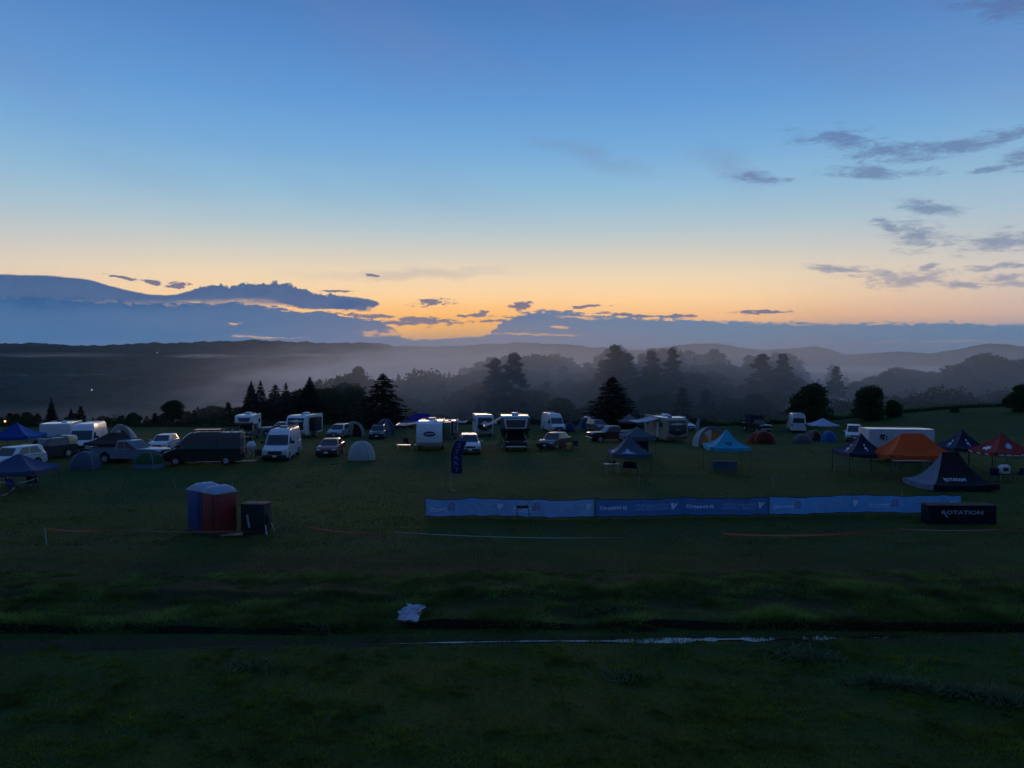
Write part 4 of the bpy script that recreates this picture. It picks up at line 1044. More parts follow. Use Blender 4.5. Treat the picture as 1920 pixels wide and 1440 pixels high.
def dome(name, label, loc, rz, wx, wy, h, m, door=None, door_m=None, rib=None, sq=2.6, flat=.95, group=None, fly=None, cat='tent'):
    root = thing(name, label, cat, loc, rz, group)
    def sp(th, ph):
        c, s_ = math.cos(th), math.sin(th)
        r = 1 / (abs(c) ** sq + abs(s_) ** sq) ** (1 / sq)
        k = math.cos(ph) ** .78; ridge = .5 + .5 * math.cos(4 * (th - math.pi / 4))
        k *= .93 + .07 * ridge
        return Vector((wx / 2 * r * c * k, wy / 2 * r * s_ * k, h * math.sin(ph) ** flat - .02))
    b = B().grid(lambda u, v: sp(u * 2 * math.pi, v * math.pi / 2 * .995), 40, 10)
    b.build('shell', m, root, 'auto')
    pb = B()
    for k in (0, 1):
        for t in (k * math.pi / 2 + math.pi / 4, k * math.pi / 2 + math.pi * 1.25):
            pts = [sp(t, v * math.pi / 2 * .99) * 1.012 for v in [i / 9 for i in range(10)]]
            pb.path(pts, .016 if rib is None else .045, 5)
    pb.build('pole', rib or ALU, root)
    a = -math.pi / 2
    def dp(u, v): return sp(a + (u - .5) * .95 * (1 - .25 * v), .02 + v * math.pi / 2 * .72) * 1.015
    B().grid(lambda u, v: dp(u * (1 - .35 * v ** 2) + .175 * v ** 2, v), 8, 7).build('door', door_m or m, root, True)
    sb = B(); sb.path([dp(.0 + .175 * v * v, v) * 1.006 for v in [i / 7 for i in range(8)]] + [dp(1 - .175 * v * v, v) * 1.006 for v in [1 - i / 7 for i in range(8)]], .012, 4)
    sb.build('zip', PLAST, root)
    if fly:
        B().grid(lambda u, v: sp(u * 2 * math.pi, v * .28) * 1.02, 40, 2).build('skirt', fly, root, 'auto')
    return root
def arch_tent(name, label, loc, rz, w_, d, h, m, inner, rim):
    """tall shelter on arched poles, open at the front"""
    root = thing(name, label, 'tent', loc, rz)
    P_ = lambda a, y, k=1.0: Vector((w_ / 2 * k * math.cos(a) * (1 if abs(math.cos(a)) < .9 else .98), y, h * k * math.sin(a) ** .8))
    B().grid(lambda u, v: P_(math.pi * u, -d / 2 + d * .8 * v, 1 - .35 * v ** 2), 18, 8).build('shell', m, root, True)
    B().grid(lambda u, v: P_(math.pi * u, d * .3, .65 * (1 - v)) + Vector((0, 0, 0)), 18, 3).build('rear_wall', inner, root, True)
    B().grid(lambda u, v: P_(math.pi * u, -d / 2 - .02, 1.03 - .16 * v) if True else 0, 20, 1).build('rim', rim, root, True)
    B().grid(lambda u, v: P_(math.pi * (u * .5), -d / 2 + .05, .98 * (1 - v * .98)), 10, 4).build('half_door', inner, root, True)
    return root
def chair(name, label, loc, rz, m, group=None):
    root = thing(name, label, 'camp chair', loc, rz, group)
    B().grid(lambda u, v: Vector((-.25 + .5 * u, -.22 + .42 * v, .42 - .05 * math.sin(math.pi * u))), 6, 3).build('seat', m, root, True)
    B().grid(lambda u, v: Vector((-.26 + .52 * u, .2 + .14 * v + .04 * math.sin(math.pi * u), .40 + .5 * v)), 6, 3).build('backrest', m, root, True)
    b = B()
    for s_ in (-1, 1): b.tube((s_ * .28, -.25, 0), (s_ * .28, .28, .62), .012, .012, 5).tube((s_ * .28, .28, 0), (s_ * .28, -.25, .6), .012, .012, 5).tube((s_ * .27, .22, .4), (s_ * .27, .36, .92), .012, .012, 5).box((s_ * .3, 0, .61), (.05, .5, .02))
    b.tube((-.28, -.25, 0.02), (.28, -.25, .45), .01, .01, 5).tube((.28, -.25, .02), (-.28, -.25, .45), .01, .01, 5).build('frame', STEELD, root)
    return root
def table(name, label, loc, rz, L, W, H, m, group=None, fold=False):
    root = thing(name, label, 'table', loc, rz, group)
    B().box((0, 0, H), (L, W, .035), bev=.01).build('tabletop', m, root)
    for sx in (-1, 1):
        for sy in (-1, 1): B().tube((sx * (L / 2 - .12), sy * (W / 2 - .06), 0), (sx * (L / 2 - .16), sy * (W / 2 - .08), H - .02), .015, .015, 5).build('leg', ALU, root)
    return root
def bicycle(name, label, loc, rz, m, group=None):
    root = thing(name, label, 'bicycle', loc, rz, group)
    for x in (-.52, .52):
        b = B(); n = 22
        ring = [Vector((x + .33 * math.cos(2 * math.pi * k / n), 0, .34 + .33 * math.sin(2 * math.pi * k / n))) for k in range(n + 1)]
        b.path(ring, .02, 5); wv = b.build('wheel', RUBBER, root)
        s_ = B()
        for k in range(8): s_.tube((x, 0, .34), (x + .31 * math.cos(k * .785), 0, .34 + .31 * math.sin(k * .785)), .004, .004, 3)
        s_.tube((x, -.04, .34), (x, .04, .34), .03, .03, 8).build('spokes', CHROME, wv)
    fb = B().tube((-.08, 0, .3), (.38, 0, .78), .02, .02, 6).tube((-.08, 0, .3), (-.22, 0, .8), .018, .018, 6).tube((-.2, 0, .76), (.36, 0, .8), .018, .018, 6).tube((-.52, 0, .34), (-.2, 0, .74), .012, .012, 5).tube((-.52, 0, .34), (-.08, 0, .3), .012, .012, 5).tube((.52, 0, .34), (.36, 0, .86), .02, .02, 6)
    fb.build('frame', m, root)
    B().box((-.24, 0, .86), (.24, .12, .05), bev=.02).build('saddle', PLAST, root, 'auto')
    B().tube((.36, -.3, .93), (.36, .3, .93), .013, .013, 6).tube((.36, 0, .84), (.36, 0, .93), .015, .015, 6).build('handlebar', STEELD, root)
    return root
# ------------------------------------------------------------------ placing things
def PL(px, py, back=0.0):
    """ground point whose near edge shows at the pixel, moved back by half the thing's depth"""
    p = at(px, py); y = p.y + back; x = px2x(px, y); return Vector((x, y, gz(x, y)))
CAM_ = R(-90)
SILV = paint('silver', (150, 156, 162)); WHT = paint('white', (198, 202, 208)); BLK = paint('black', (18, 20, 24)); NAVY = paint('navy', (26, 36, 58)); RED = paint('dark_red', (120, 26, 28)); GRY = paint('grey', (86, 92, 98))
MAROON = paint('maroon', (72, 30, 30)); GREEN = paint('olive', (72, 82, 74)); BROWN = paint('bronze', (84, 70, 60)); BLUEP = paint('blue', (60, 84, 118)); CREAM = mat('cream_canvas', lin((226, 198, 150)), .3, coat=.8, var=.1)
GC = 'cars parked on the field'
# left group
car('suv', 'parked_car', 'white sport utility vehicle half hidden behind the dark canopy at far left', 'car', PL(22, 888, 2.3), R(-100), WHT, GC)
r = car('suv', 'parked_car', 'dark green off roader with a cream covered load on its rear, beside the white trailer', 'car', PL(84, 865, 2.2), R(-112), NAVY, GC, rack=True)
B().box((-1.9, .25, 1.45), (.9, 1.45, .8), bev=.26).build('tyre_cover', CREAM, r, 'auto')
trailer('box_trailer', 'tall white box trailer with roof vents beside the high roof van', PL(114, 850, 2.6), R(-73), L=4.8, W=2.5, H=2.75, nose='flat', ac=False, vents=2, cat='trailer', group=None)
van('camper_van', 'white high roof van in front of the box trailer, facing the viewer', PL(162, 853, 2.9), R(-76), WHT, L=6.0, H=2.72, W=2.1)
pickup('pickup_truck', 'grey silver pickup with black bed cover parked sideways between two small tents', PL(243, 872, 1.6), R(-6), paint('shaded_silver', (112, 122, 138)), tonneau=True, L=6.0)  # body colour darkened to carry the shade the truck stands in
car('hatch', 'parked_car', 'white hatchback facing the viewer alone at the left field edge', 'car', PL(306, 847, 2.1), R(-84), WHT, GC)
bv = van('camper_van', 'long black camper van with roof rack, parked side on', PL(384, 873, 1.0), R(186), BLK, L=6.0, W=2.05, H=2.62, rack=2, rearwin=True)
c = bv
b = B()
for s_ in (-1, 1): b.tube((-3.05, s_ * .2, .9), (-3.02, s_ * .2, 2.7), .02, .02, 5)
for k in range(6): b.tube((-3.07, -.2, 1.0 + k * .3), (-3.07, .2, 1.0 + k * .3), .015, .015, 5)
b.build('ladder', ALU, bv)
bicycle('bicycle', 'bicycle with a bright front wheel leaning at the rear of the black camper van', PL(452, 862, .3) + Vector((0, 0, 0)), R(25), STEELD)
o = B().ball((0, 0, .42), (.40, .36, .42), 12, 8).box((.1, 0, .78), (.3, .2, .16), bev=.05).build('gear_bag', mat('white_nylon', lin((214, 216, 220)), .6, var=.12, bump=.4), None, True)
p = PL(470, 850, 0); tb = table('camp_table', 'small camp table behind the black van carrying a white bag', PL(470, 860, .3), R(10), .9, .6, .62, STEELD)
o.location = tb.location + Vector((0, 0, .64)); tag(o, 'bulging white bag on the small table behind the black van', 'bag')
chair('camp_chair', 'dark folding chair right of the white bag', PL(484, 864, 0), R(30), cloth('dark_green', (34, 52, 44)), 'camp chairs around the field')
mt = B().grid(lambda u, v: Vector((-2.4 + 4.8 * u, -.5 + 1.0 * v, .015 + .012 * math.sin(u * 19 + v * 4))), 20, 4).build('ground_mat', cloth('sand', (150, 142, 112), 0), None, True)  # pale mat, its colour also standing for lit ground under the van
mt.location = PL(425, 867, .5) + Vector((0, 0, .04)); mt.rotation_euler = (0, 0, R(9)); tag(mt, 'pale mat with painted strip of lit ground beside the black camper van', 'mat')

def cabover(name, label, loc, rz, m, W=2.35, H=3.0, L=5.0, dark=None, awn=None, low=1.25, group=None, win=True):
    """camper box that rides in a pickup bed and reaches over its cab (front at +x)"""
    root = thing(name, label, 'truck camper', loc, rz, group); h = W / 2; xr = -L * .52
    pts = [(xr, low), (.0 - .95, low), (-.9, 1.93), (1.35, 1.93), (1.75, 2.18), (1.62, H - .12), (1.3, H), (xr + .1, H), (xr, H - .1)]
    side_profile(B(), pts, h, .04, .02).build('body', m, root, 'auto')
    B().box(((xr + 1.2) / 2, 0, H + .012), (1.2 - xr, W - .12, .04), bev=.015).build('roof', ROOFW, root, 'auto')
    if win: B().grid(lambda u, v: Vector((1.755 - .13 * (.1 + .75 * v) + .012, (u * 2 - 1) * (h - .38 - .12 * (1 - v)), 2.27 + (H - 2.55) * v)), 3, 2).build('front_window', dark or GLASS, root)
    for s_ in (-1, 1): B().box((-1.6, s_ * (h + .01), 2.2), (.8, .03, .5)).build('window', GLASS, root)
    ac_unit(root, -.5, 0, H + .02); B().box((-1.7, .4, H + .08), (.4, .4, .12), bev=.04).build('roof_vent', WHITE, root, 'auto')
    if awn: awning(root, awn[0], -1.9, 1.0, awn[0] * h, H - .15, awn[1], awn[2], awn[3])
    return root
GP = 'pickups carrying campers'
p = PL(463, 826, 2.8); pickup('pickup_truck', 'dark green pickup carrying the white camper beside the black van', p, CAM_ + R(6), GREEN, GP)
cabover('truck_camper', 'white truck camper with dark blue front window, behind the black camper van', p + Vector((0, 0, .04)), CAM_ + R(6), WHITE, dark=NAVY, H=3.0, W=2.2)
pickup('pickup_truck', 'silver grey pickup parked side on behind the white camper van', PL(528, 818, 1.0), R(184), paint('blue_grey', (120, 130, 142)))
trailer('travel_trailer', 'white travel trailer with dark curved front panel and a dark side awning room', PL(571, 822, 3.2), R(-97), L=6.2, W=2.5, H=2.95, dark=paint('dark_cap', (22, 24, 32), .5, .1), nose='curve', slide=(.3, 1, 2.4, mat('brown_screen', lin((46, 40, 38)), .9)), door=-1)
van('camper_van', 'white camper van with roof gear, front facing, right of the black camper van', PL(529, 866, 3.0), CAM_ + R(4), WHT, L=6.0, H=2.62, W=2.05, rack=1, fan=True)
cr = B().box((0, 0, .26), (.9, .55, .5), bev=.05).build('storage_crate', PLAST, None, 'auto'); cr.location = PL(500, 861, .3); tag(cr, 'dark storage crate on the grass left of the white camper van', 'crate')
car('sedan', 'parked_car', 'small red car facing the viewer, left of the pale dome tent', 'car', PL(619, 858, 2.3), CAM_ + R(3), RED, GC)
car('suv', 'parked_car', 'pale silver car beside the pale arched tent', 'car', PL(635, 822, 2.35), CAM_ + R(-4), SILV, GC)
car('suv', 'parked_car', 'dark car with pale hood in front of the blue dome tent', 'car', PL(709, 824, 2.35), CAM_ + R(4), NAVY, GC, rack=True)
# tents on the left half
TP = cloth('pale_grey', (178, 184, 186)); TG = cloth('slate', (84, 98, 118)); TBL = cloth('deep_blue', (40, 70, 110)); TGR = cloth('green', (40, 92, 52)); TOR = cloth('amber', (190, 130, 70)); TRD = cloth('rust_red', (142, 52, 34)); TBG = cloth('blue_grey', (104, 122, 146)); TBR = cloth('sky_blue', (34, 104, 172))
dome('dome_tent', 'pale grey dome tent standing alone on the open grass', PL(677, 864, 1.1), R(12), 2.5, 2.3, 1.55, TP, door_m=TP, rib=cloth('white', (205, 208, 208)))
arch_tent('arch_tent', 'pale arched shelter with red gear inside, beside the silver car', PL(668, 818, 1.2), R(-6), 2.6, 2.6, 2.0, cloth('pale_green', (130, 148, 136)), cloth('dark_red', (72, 30, 34)), TP)
dome('dome_tent', 'blue grey dome tent behind the dark car under the big spruce', PL(722, 816, 1.3), R(20), 2.7, 2.6, 2.15, TBL, door_m=TBG)
dome('dome_tent', 'low slate blue dome tent beside the silver pickup, near the dark canopy', PL(158, 882, 1.0), R(8), 2.2, 2.0, 1.35, TG, door_m=TG)
dome('dome_tent', 'green and grey dome tent in front of the silver pickup', PL(277, 880, 1.0), R(-10), 2.3, 1.9, 1.22, TGR, door_m=TGR, fly=TBG, rib=cloth('pale_blue', (120, 140, 160)))
TBRN = cloth('dark_brown', (58, 46, 46), .15)
canopy('canopy_tent', 'dark brown canopy behind the bed of the silver pickup', PL(212, 868, 1.6), R(4), 3.6, 2.8, 1.65, 2.35, {'all': TBRN}, val=.2)
arch_tent('arch_tent', 'silver framed shelter rising behind the brown canopy', PL(238, 862, 1.2), R(-4), 2.4, 2.2, 2.95, TP, cloth('tan', (118, 98, 78)), cloth('silver_grey', (150, 158, 166)))
BLC = cloth('royal_blue', (26, 66, 150), .3); WHC = cloth('pale_blue_white', (150, 176, 204)); NVC = cloth('navy_fabric', (26, 34, 62), .12)
canopy('canopy_tent', 'bright blue and white canopy at the far left, behind the parked cars', PL(30, 862, 1.6), R(6), 3.3, 3.3, 2.0, 3.05, {'all': BLC, 'left': WHC, 'right': cloth('mid_blue', (44, 110, 180))})
tL, sfL = canopy('canopy_tent', 'low dark blue canopy cut by the left edge, nearest on that side', PL(32, 926, 1.6), R(4), 3.5, 3.2, 1.45, 2.3, {'all': cloth('dusk_blue', (60, 74, 116), .2)})
GCH = 'camp chairs around the field'
chair('camp_chair', 'blue folding chair under the low dark blue canopy', PL(22, 925, .3), R(170), cloth('chair_blue', (40, 84, 150)), GCH)
chair('camp_chair', 'navy folding chair at the right leg of the low dark blue canopy', PL(58, 918, .3), R(200), NVC, GCH)
table('camp_table', 'long dark table under the low dark blue canopy', PL(30, 915, .8), R(5), 2.2, .7, .72, NVC)
def ribbon(name, label, pts, wd, m, group=None, cat='tape'):
    """hanging or lying strip through 3D points, slightly twisted"""
    b = B(); P_ = []
    for a, c in zip(pts, pts[1:]):
        n = 14; sag = .06 * (c - a).length ** .5
        for k in range(n): t = k / n; P_.append(a + (c - a) * t - Vector((0, 0, 4 * t * (1 - t) * sag)))
    P_.append(pts[-1]); n = len(P_)
    def fn(u, v):
        i = min(n - 1, int(round(u * (n - 1)))); tw = math.sin(i * .37) * 1.0
        return P_[i] + Vector((0, math.sin(tw) * wd, math.cos(tw) * wd)) * (v - .5)
    return tag(b.grid(fn, n - 1, 1).build(name, m, None, True), label, cat, group)
TW = mat('pale_tape', lin((150, 150, 146)), .5); TO = mat('orange_tape', lin((190, 84, 60)), .55, transl=.2); TY = mat('faded_tape', lin((140, 96, 78)), .6)
def up(px, py, h, back=0): return PL(px, py, back) + Vector((0, 0, h))
ribbon('pale_strap', 'pale guy strap sagging under the low dark blue canopy, upper one', [up(-20, 928, 1.0), up(24, 932, .85), up(66, 928, 1.05)], .06, TW, 'pale straps under the canopy', 'strap')
ribbon('pale_strap', 'pale guy strap curving down to the left picture edge under the canopy', [up(-30, 950, .55), up(0, 945, .5), up(24, 935, .7)], .06, TW, 'pale straps under the canopy', 'strap')
# middle group
tt = trailer('travel_trailer', 'white travel trailer with an oval emblem on its rounded front and a striped awning', PL(808, 846, 2.9), CAM_ + R(2), L=5.4, W=2.45, H=2.78, nose='curve', slide=(-.2, 1, 2.2, paint('sage', (70, 96, 66), .5, .2)), door=-1, vents=2)
AWS = bpy.data.materials.new('striped_awning'); AWS.use_nodes = True
n_ = NT(AWS.node_tree); b_ = n_.n['Principled BSDF']; wv = n_.new('ShaderNodeTexWave'); wv.inputs['Scale'].default_value = .55; wv.bands_direction = 'X'
n_.l.new(n_.new('ShaderNodeTexCoord').outputs['Object'], wv.inputs['Vector'])
n_.l.new(n_.ramp(wv.outputs['Fac'], [(0.45, lin((62, 62, 70))), (0.55, lin((196, 188, 180)))]), b_.inputs['Base Color']); b_.inputs['Roughness'].default_value = .7
awning(tt, -1, -1.9, 1.2, -1.225, 2.62, 2.1, .22, AWS)
def oval(n=20, r=.5, k=1): return [(.5 + r * math.cos(2 * math.pi * i / n), .5 + r * k * math.sin(2 * math.pi * i / n)) for i in range(n)]
XN = lambda z: float(np.interp(z, [.87, 1.62, 2.13, 2.63], [2.65, 2.7, 2.62, 2.35]))
OVB = mat('emblem_blue', lin((30, 40, 78)), .5)
def onnose(u, v, off): z = 1.45 + .5 * v; return Vector((XN(z) + off, -.55 + 1.15 * u, z))
b = B(); shape(b, [oval()], lambda u, v: onnose(u, v, .03)); b.build('emblem', OVB, tt)
b = B(); shape(b, [[(.12, .42), (.3, .62), (.55, .55), (.9, .66), (.78, .5), (.5, .42), (.3, .5)]], lambda u, v: onnose(u, v, .05)); b.build('emblem_script', PRINTW, tt)
stp = B().box((0, 0, .42), (1.3, .55, .06), bev=.01)
for sx in (-.6, .6):
    for sy in (-.22, .22): stp.box((sx, sy, .2), (.04, .04, .4))
stp = stp.build('bench', WHITE, None); stp.location = PL(757, 843, .3); tag(stp, 'low white bench under the striped trailer awning', 'bench')
chair('camp_chair', 'folding chair with pale trim in the shade under the striped awning', PL(763, 838, .6), R(160), NVC, GCH)
canopy('canopy_tent', 'wide royal blue canopy with a lime green rim behind the oval emblem trailer', PL(791, 826, 1.5), R(0), 4.6, 3.0, 2.35, 3.2, {'all': cloth('indigo', (40, 44, 150), .3)}, val=.35, val_m={'all': cloth('lime', (92, 150, 40), .4)})
u2 = trailer('travel_trailer', 'dark sided trailer with pale roof hatch, half hidden behind the oval emblem trailer', PL(838, 824, 2.0), CAM_ + R(-6), L=4.0, W=2.3, H=2.35, m=paint('dark_side', (50, 44, 46)), ac=False, nose='flat')
awning(u2, 1, -1.2, 1.2, 1.16, 2.3, 1.2, .1, TP)
car('suv', 'parked_car', 'white roofed car behind the blue start flag', 'car', PL(880, 853, 2.3), CAM_ + R(5), WHT, GC, H=1.72)
mh = trailer('motorhome', 'motorhome with tall dark windscreen and bright roof edge', PL(905, 819, 3.0), CAM_ + R(8), L=6.0, W=2.3, H=2.95, nose='rake', dark=GLASS, cat='motorhome', ac=False, vents=1)
lamps(mh, 2.86, 1.15, .95, .3, .2); mirrors(mh, 2.5, 1.15, 1.9, WHITE, 2.0)
p = PL(966, 847, 2.8); pickup('pickup_truck', 'black pickup carrying the dark sided camper with a slanted awning', p, CAM_ + R(2), BLK, GP, W=2.08)
cabover('truck_camper', 'dark sided truck camper with white front frame and white awning at its left', p + Vector((0, 0, .04)), CAM_ + R(2), paint('charcoal', (40, 42, 46)), W=2.75, H=3.3, L=6.0, awn=(-1, 1.7, .85, TP), win=True)
cf = B().grid(lambda u, v: Vector((1.77 - .13 * v * .9, (u * 2 - 1) * (1.16 - .18 * (1 - v)), 2.2 + .92 * v)), 4, 3).build('camper_nose', WHITE, None); cf.location = p + Vector((0, 0, .04)); cf.rotation_euler = (0, 0, CAM_ + R(2))
nose_parent = [o for o in bpy.data.objects if o.name.startswith('truck_camper')][-1]
cf.location = (0, 0, 0); cf.rotation_euler = (0, 0, 0); cf.parent = nose_parent
for o in nose_parent.children:
    if o.name.startswith('front_window'): o.location = (.02, 0, 0)
bicycle('bicycle', 'bicycle parked at the left side of the black camper pickup', PL(938, 843, .5), R(70), BLUEP)
car('sedan', 'parked_car', 'dark bronze car angled to the left, with a yellow box beside it', 'car', PL(1040, 843, 2.0), CAM_ + R(-28), BROWN, GC, H=1.55)
yb_o = B().box((0, 0, .36), (.55, .3, .55), bev=.03).box((0, 0, .66), (.4, .2, .05)).build('yellow_cooler', mat('yellow_plastic', lin((214, 150, 52)), .5), None, 'auto'); yb_o.location = PL(1067, 843, .2) - Vector((0, 0, .08)); tag(yb_o, 'yellow upright box standing right of the dark bronze car', 'box')
chair('camp_chair', 'black folding chair right of the yellow box', PL(1078, 845, .3), R(-20), NVC, GCH)
chair('camp_chair', 'brown camp chair between the bronze car and the yellow box', PL(1056, 846, .2), R(15), cloth('brown_seat', (90, 66, 50)), GCH)
van('camper_van', 'white panel van with tall roof at the far field edge beside a blue tent', PL(1037, 812, 2.9), CAM_ + R(14), WHT, L=6.0, H=2.75, fan=True)
dome('dome_tent', 'small blue dome tent right of the far white panel van', PL(1068, 810, 1.1), R(0), 1.9, 1.9, 1.35, TBL, door_m=TBL)
bicycle('bicycle', 'bicycle lying near the small blue dome tent at the far field edge', PL(1084, 808, .2), R(10), CHROME)
dome('dome_tent', 'blue tent partly hidden behind the dark car near the wide spruce', PL(1097, 806, 2.5), R(0), 2.0, 2.0, 1.7, cloth('teal_blue', (30, 84, 128)), door_m=TBL)
car('suv', 'parked_car', 'dark car with bright windows in front of the wide spruce, the nearer of two', 'car', PL(1121, 811, 2.35), CAM_ + R(18), GRY, GC)
car('suv', 'parked_car', 'silver car just behind the dark car under the wide spruce', 'car', PL(1112, 808, 6.5), CAM_ + R(18), SILV, GC)
pickup('pickup_truck', 'maroon pickup facing left, its rear behind the dark grey canopy', PL(1148, 829, 1.0), R(196), MAROON)
canopy('canopy_tent', 'small rust brown canopy with pale panel behind the awning of the long trailer', PL(1180, 815, 1.3), R(0), 2.9, 2.6, 2.0, 2.85, {'all': cloth('rust_brown', (92, 58, 50)), 'front': cloth('pale_mauve', (126, 122, 134))})
lt = trailer('travel_trailer', 'long travel trailer with dark blue front, bright roof and broad white awning', PL(1248, 830, 3.6), R(-79), L=7.4, W=2.55, H=2.95, m=cloth('beige_side', (150, 136, 120), 0), nose='curve', dark=paint('deep_navy', (20, 30, 48), .4, .3), door=-1, vents=3, winfront=False)
awning(lt, -1, -1.7, 1.5, -1.28, 2.85, 2.6, .45, cloth('white_awning', (188, 198, 212), .3))
b = B(); letters(b, 'ROCKWOOD', lambda u, v: Vector((3.66 - .05 * v, -.62 + 1.24 * u, 2.2 + .16 * v)), .01); b.build('lettering', PRINTW, lt)
canopy('canopy_tent', 'tall dark grey shade canopy with pale top, in front of the long trailer', PL(1195, 862, 1.5), R(2), 2.7, 2.7, 2.05, 2.75, {'all': cloth('grey_top', (92, 108, 124))}, val=.35)
# walls of that shelter
ew = B().grid(lambda u, v: Vector((-1.25 + 2.5 * u, 1.3 + .05 * math.sin(u * 12), .1 + 1.7 * v)), 14, 4).build('privacy_wall', cloth('wall_dark', (52, 46, 48), .1), [o for o in bpy.data.objects if o.name.startswith('canopy_tent') and not o.parent][-1], True)
GCN = cloth('steel_grey', (72, 86, 104), .2)
tF, sF = canopy('canopy_tent', 'dark grey canopy with a pale cloud shaped emblem, over a small white table', PL(1180, 892, 1.5), R(0), 2.85, 2.85, 1.62, 2.9, {'all': GCN})
EMB = mat('emblem_pale_blue', lin((150, 172, 198)), .7)
cloudp = [[(0, 0), (1, .0), (.95, .28), (.78, .3), (.7, .5), (.58, .52), (.52, .95), (.36, .9), (.3, .45), (.12, .4), (.08, .2)], [(.40, .60), (.44, .60), (.44, .8), (.40, .8)]]
emblem(tF, sF, 'front', cloudp[:1], .22, .62, .12, .46, EMB); emblem(tF, sF, 'left', cloudp[:1], .25, .7, .12, .4, EMB)
tb2 = table('camp_table', 'small white table under the grey emblem canopy', PL(1148, 889, .4), R(12), 1.15, .6, .72, mat('white_tabletop', lin((214, 208, 200)), .5))
bx = B()
for k, (x, y, w_, h_) in enumerate(((-.15, .05, .14, .2), (.05, -.05, .12, .16), (.2, .1, .13, .24))): bx.box((x, y, h_ / 2), (w_, w_, h_), bev=.02)
bx = bx.build('jug_set', NVC, None, 'auto'); bx.location = tb2.location + Vector((0, 0, .745)); tag(bx, 'dark jugs standing on the small white table', 'jugs')
chair('camp_chair', 'dark low chair right of the small white table', PL(1172, 888, .3), R(-160), NVC, GCH)
chair('camp_chair', 'dark low chair tipped back at the right under the grey emblem canopy', PL(1190, 889, .4), R(150), NVC, GCH)
car('suv', 'parked_car', 'white car with a roof box at the far edge behind the long trailer', 'car', PL(1279, 809, 2.4), CAM_ + R(20), WHT, GC, rack=True)
rb = B().box((0, 0, .18), (1.7, .8, .32), bev=.13).build('roof_box', WHITE, None, 'auto'); q = PL(1277, 809, 2.6); rb.location = q + Vector((0, 0, 1.81)); rb.rotation_euler = (0, 0, CAM_ + R(20)); tag(rb, 'pale roof box on top of the far white car', 'roof box')
sb_ = B().grid(lambda u, v: Vector(((-.5 + u) * .62 * math.sin(math.pi * min(1, v * .8 + .15)) ** .7, .05 * math.cos(math.pi * (u - .5)), 2.1 * v)), 8, 10).build('paddle_board', mat('board_grey', lin((150, 160, 164)), .4), None, True)
sb_.location = PL(1305, 808, 0) - Vector((0, 0, .05)); sb_.rotation_euler = (R(4), R(14), 0); tag(sb_, 'grey board standing upright and leaning, left of the cyan canopy', 'board')
arch_tent('arch_tent', 'large white and amber arched tent behind the cyan canopy', PL(1322, 838, 1.5), R(14), 3.0, 3.0, 2.15, cloth('off_white', (172, 176, 178)), TOR, TBG)
CY = cloth('cyan', (52, 170, 200), .3)
tJ, sJ = canopy('canopy_tent', 'bright cyan canopy with a winged emblem on its front', PL(1363, 886, 1.5), R(-3), 3.0, 2.9, 1.9, 3.1, {'all': CY}, sag=2.0)
wing = [[(0, .8), (.3, .7), (.45, .35), (.5, .1), (.3, .2), (.1, .45)], [(1, .8), (.7, .7), (.55, .35), (.5, .1), (.7, .2), (.9, .45)]]
emblem(tJ, sJ, 'front', wing, .36, .64, .34, .62, mat('emblem_navy', lin((24, 34, 84)), .7)); emblem(tJ, sJ, 'front', [[(.42, .75), (.5, .95), (.58, .75), (.5, .45)]], .36, .64, .34, .62, mat('emblem_red', lin((170, 40, 50)), .7), name='emblem_center', off=.03)
tb3 = table('covered_table', 'table with a grey cloth under the cyan canopy', PL(1358, 884, .4), R(-2), 1.8, .7, .72, GCN)
B().grid(lambda u, v: Vector((-.92 + 1.84 * u, -.37 - .02 * math.sin(u * 30) * v, .745 - .68 * v)), 30, 3).grid(lambda u, v: Vector((-.92 + 1.84 * u, -.37 + .74 * v, .746)), 4, 2).build('table_cover', cloth('cover_slate', (66, 84, 106), .1), tb3, True)
# far right of the middle
rt_ = PL(1419, 812, 2.6); pickup('pickup_truck', 'dark pickup at the far edge carrying a raised roof tent', rt_, R(-78), BLK)
rtt = thing('roof_tent', 'dark roof tent with slanted lid raised on the far pickup', 'roof tent', rt_ + Vector((-.1, .4, 1.25)), R(12))
B().add([(-1.15, -.8, 0), (1.0, -.8, 0), (1.0, .9, 0), (-1.15, .9, 0), (-1.1, -.8, 1.2), (.9, -.8, 1.0), (.9, .9, 1.0), (-1.1, .9, 1.2)], [(0, 1, 5, 4), (1, 2, 6, 5), (2, 3, 7, 6), (3, 0, 4, 7), (4, 5, 6, 7), (3, 2, 1, 0)]).build('tent_body', cloth('roof_tent_grey', (54, 52, 60), .1), rtt)
B().add([(-1.4, -1.0, 1.42), (1.35, -1.0, 1.05), (1.35, 1.05, 1.05), (-1.4, 1.05, 1.42), (-1.4, -1.0, 1.34), (1.35, -1.0, .97), (1.35, 1.05, .97), (-1.4, 1.05, 1.34)], [(0, 1, 2, 3), (7, 6, 5, 4), (0, 4, 5, 1), (1, 5, 6, 2), (2, 6, 7, 3), (3, 7, 4, 0)]).build('lid', STEELD, rtt)
dome('dome_tent', 'wide rust red dome tent right of the cyan canopy', PL(1430, 833, 1.4), R(4), 3.25, 2.6, 1.48, TRD, door_m=cloth('dark_rust', (92, 34, 26)), sq=2.2, flat=.85)
van('camper_van', 'white high roof van seen from behind in front of the round dark tree', PL(1494, 812, 2.9), R(76), WHT, L=6.0, H=2.72)
dome('dome_tent', 'low grey tent in front of the rear facing white van', PL(1506, 832, .9), R(-10), 2.4, 1.7, 1.0, cloth('grey_tent', (92, 98, 106)), door_m=cloth('grey_tent', (92, 98, 106)), sq=2.1)
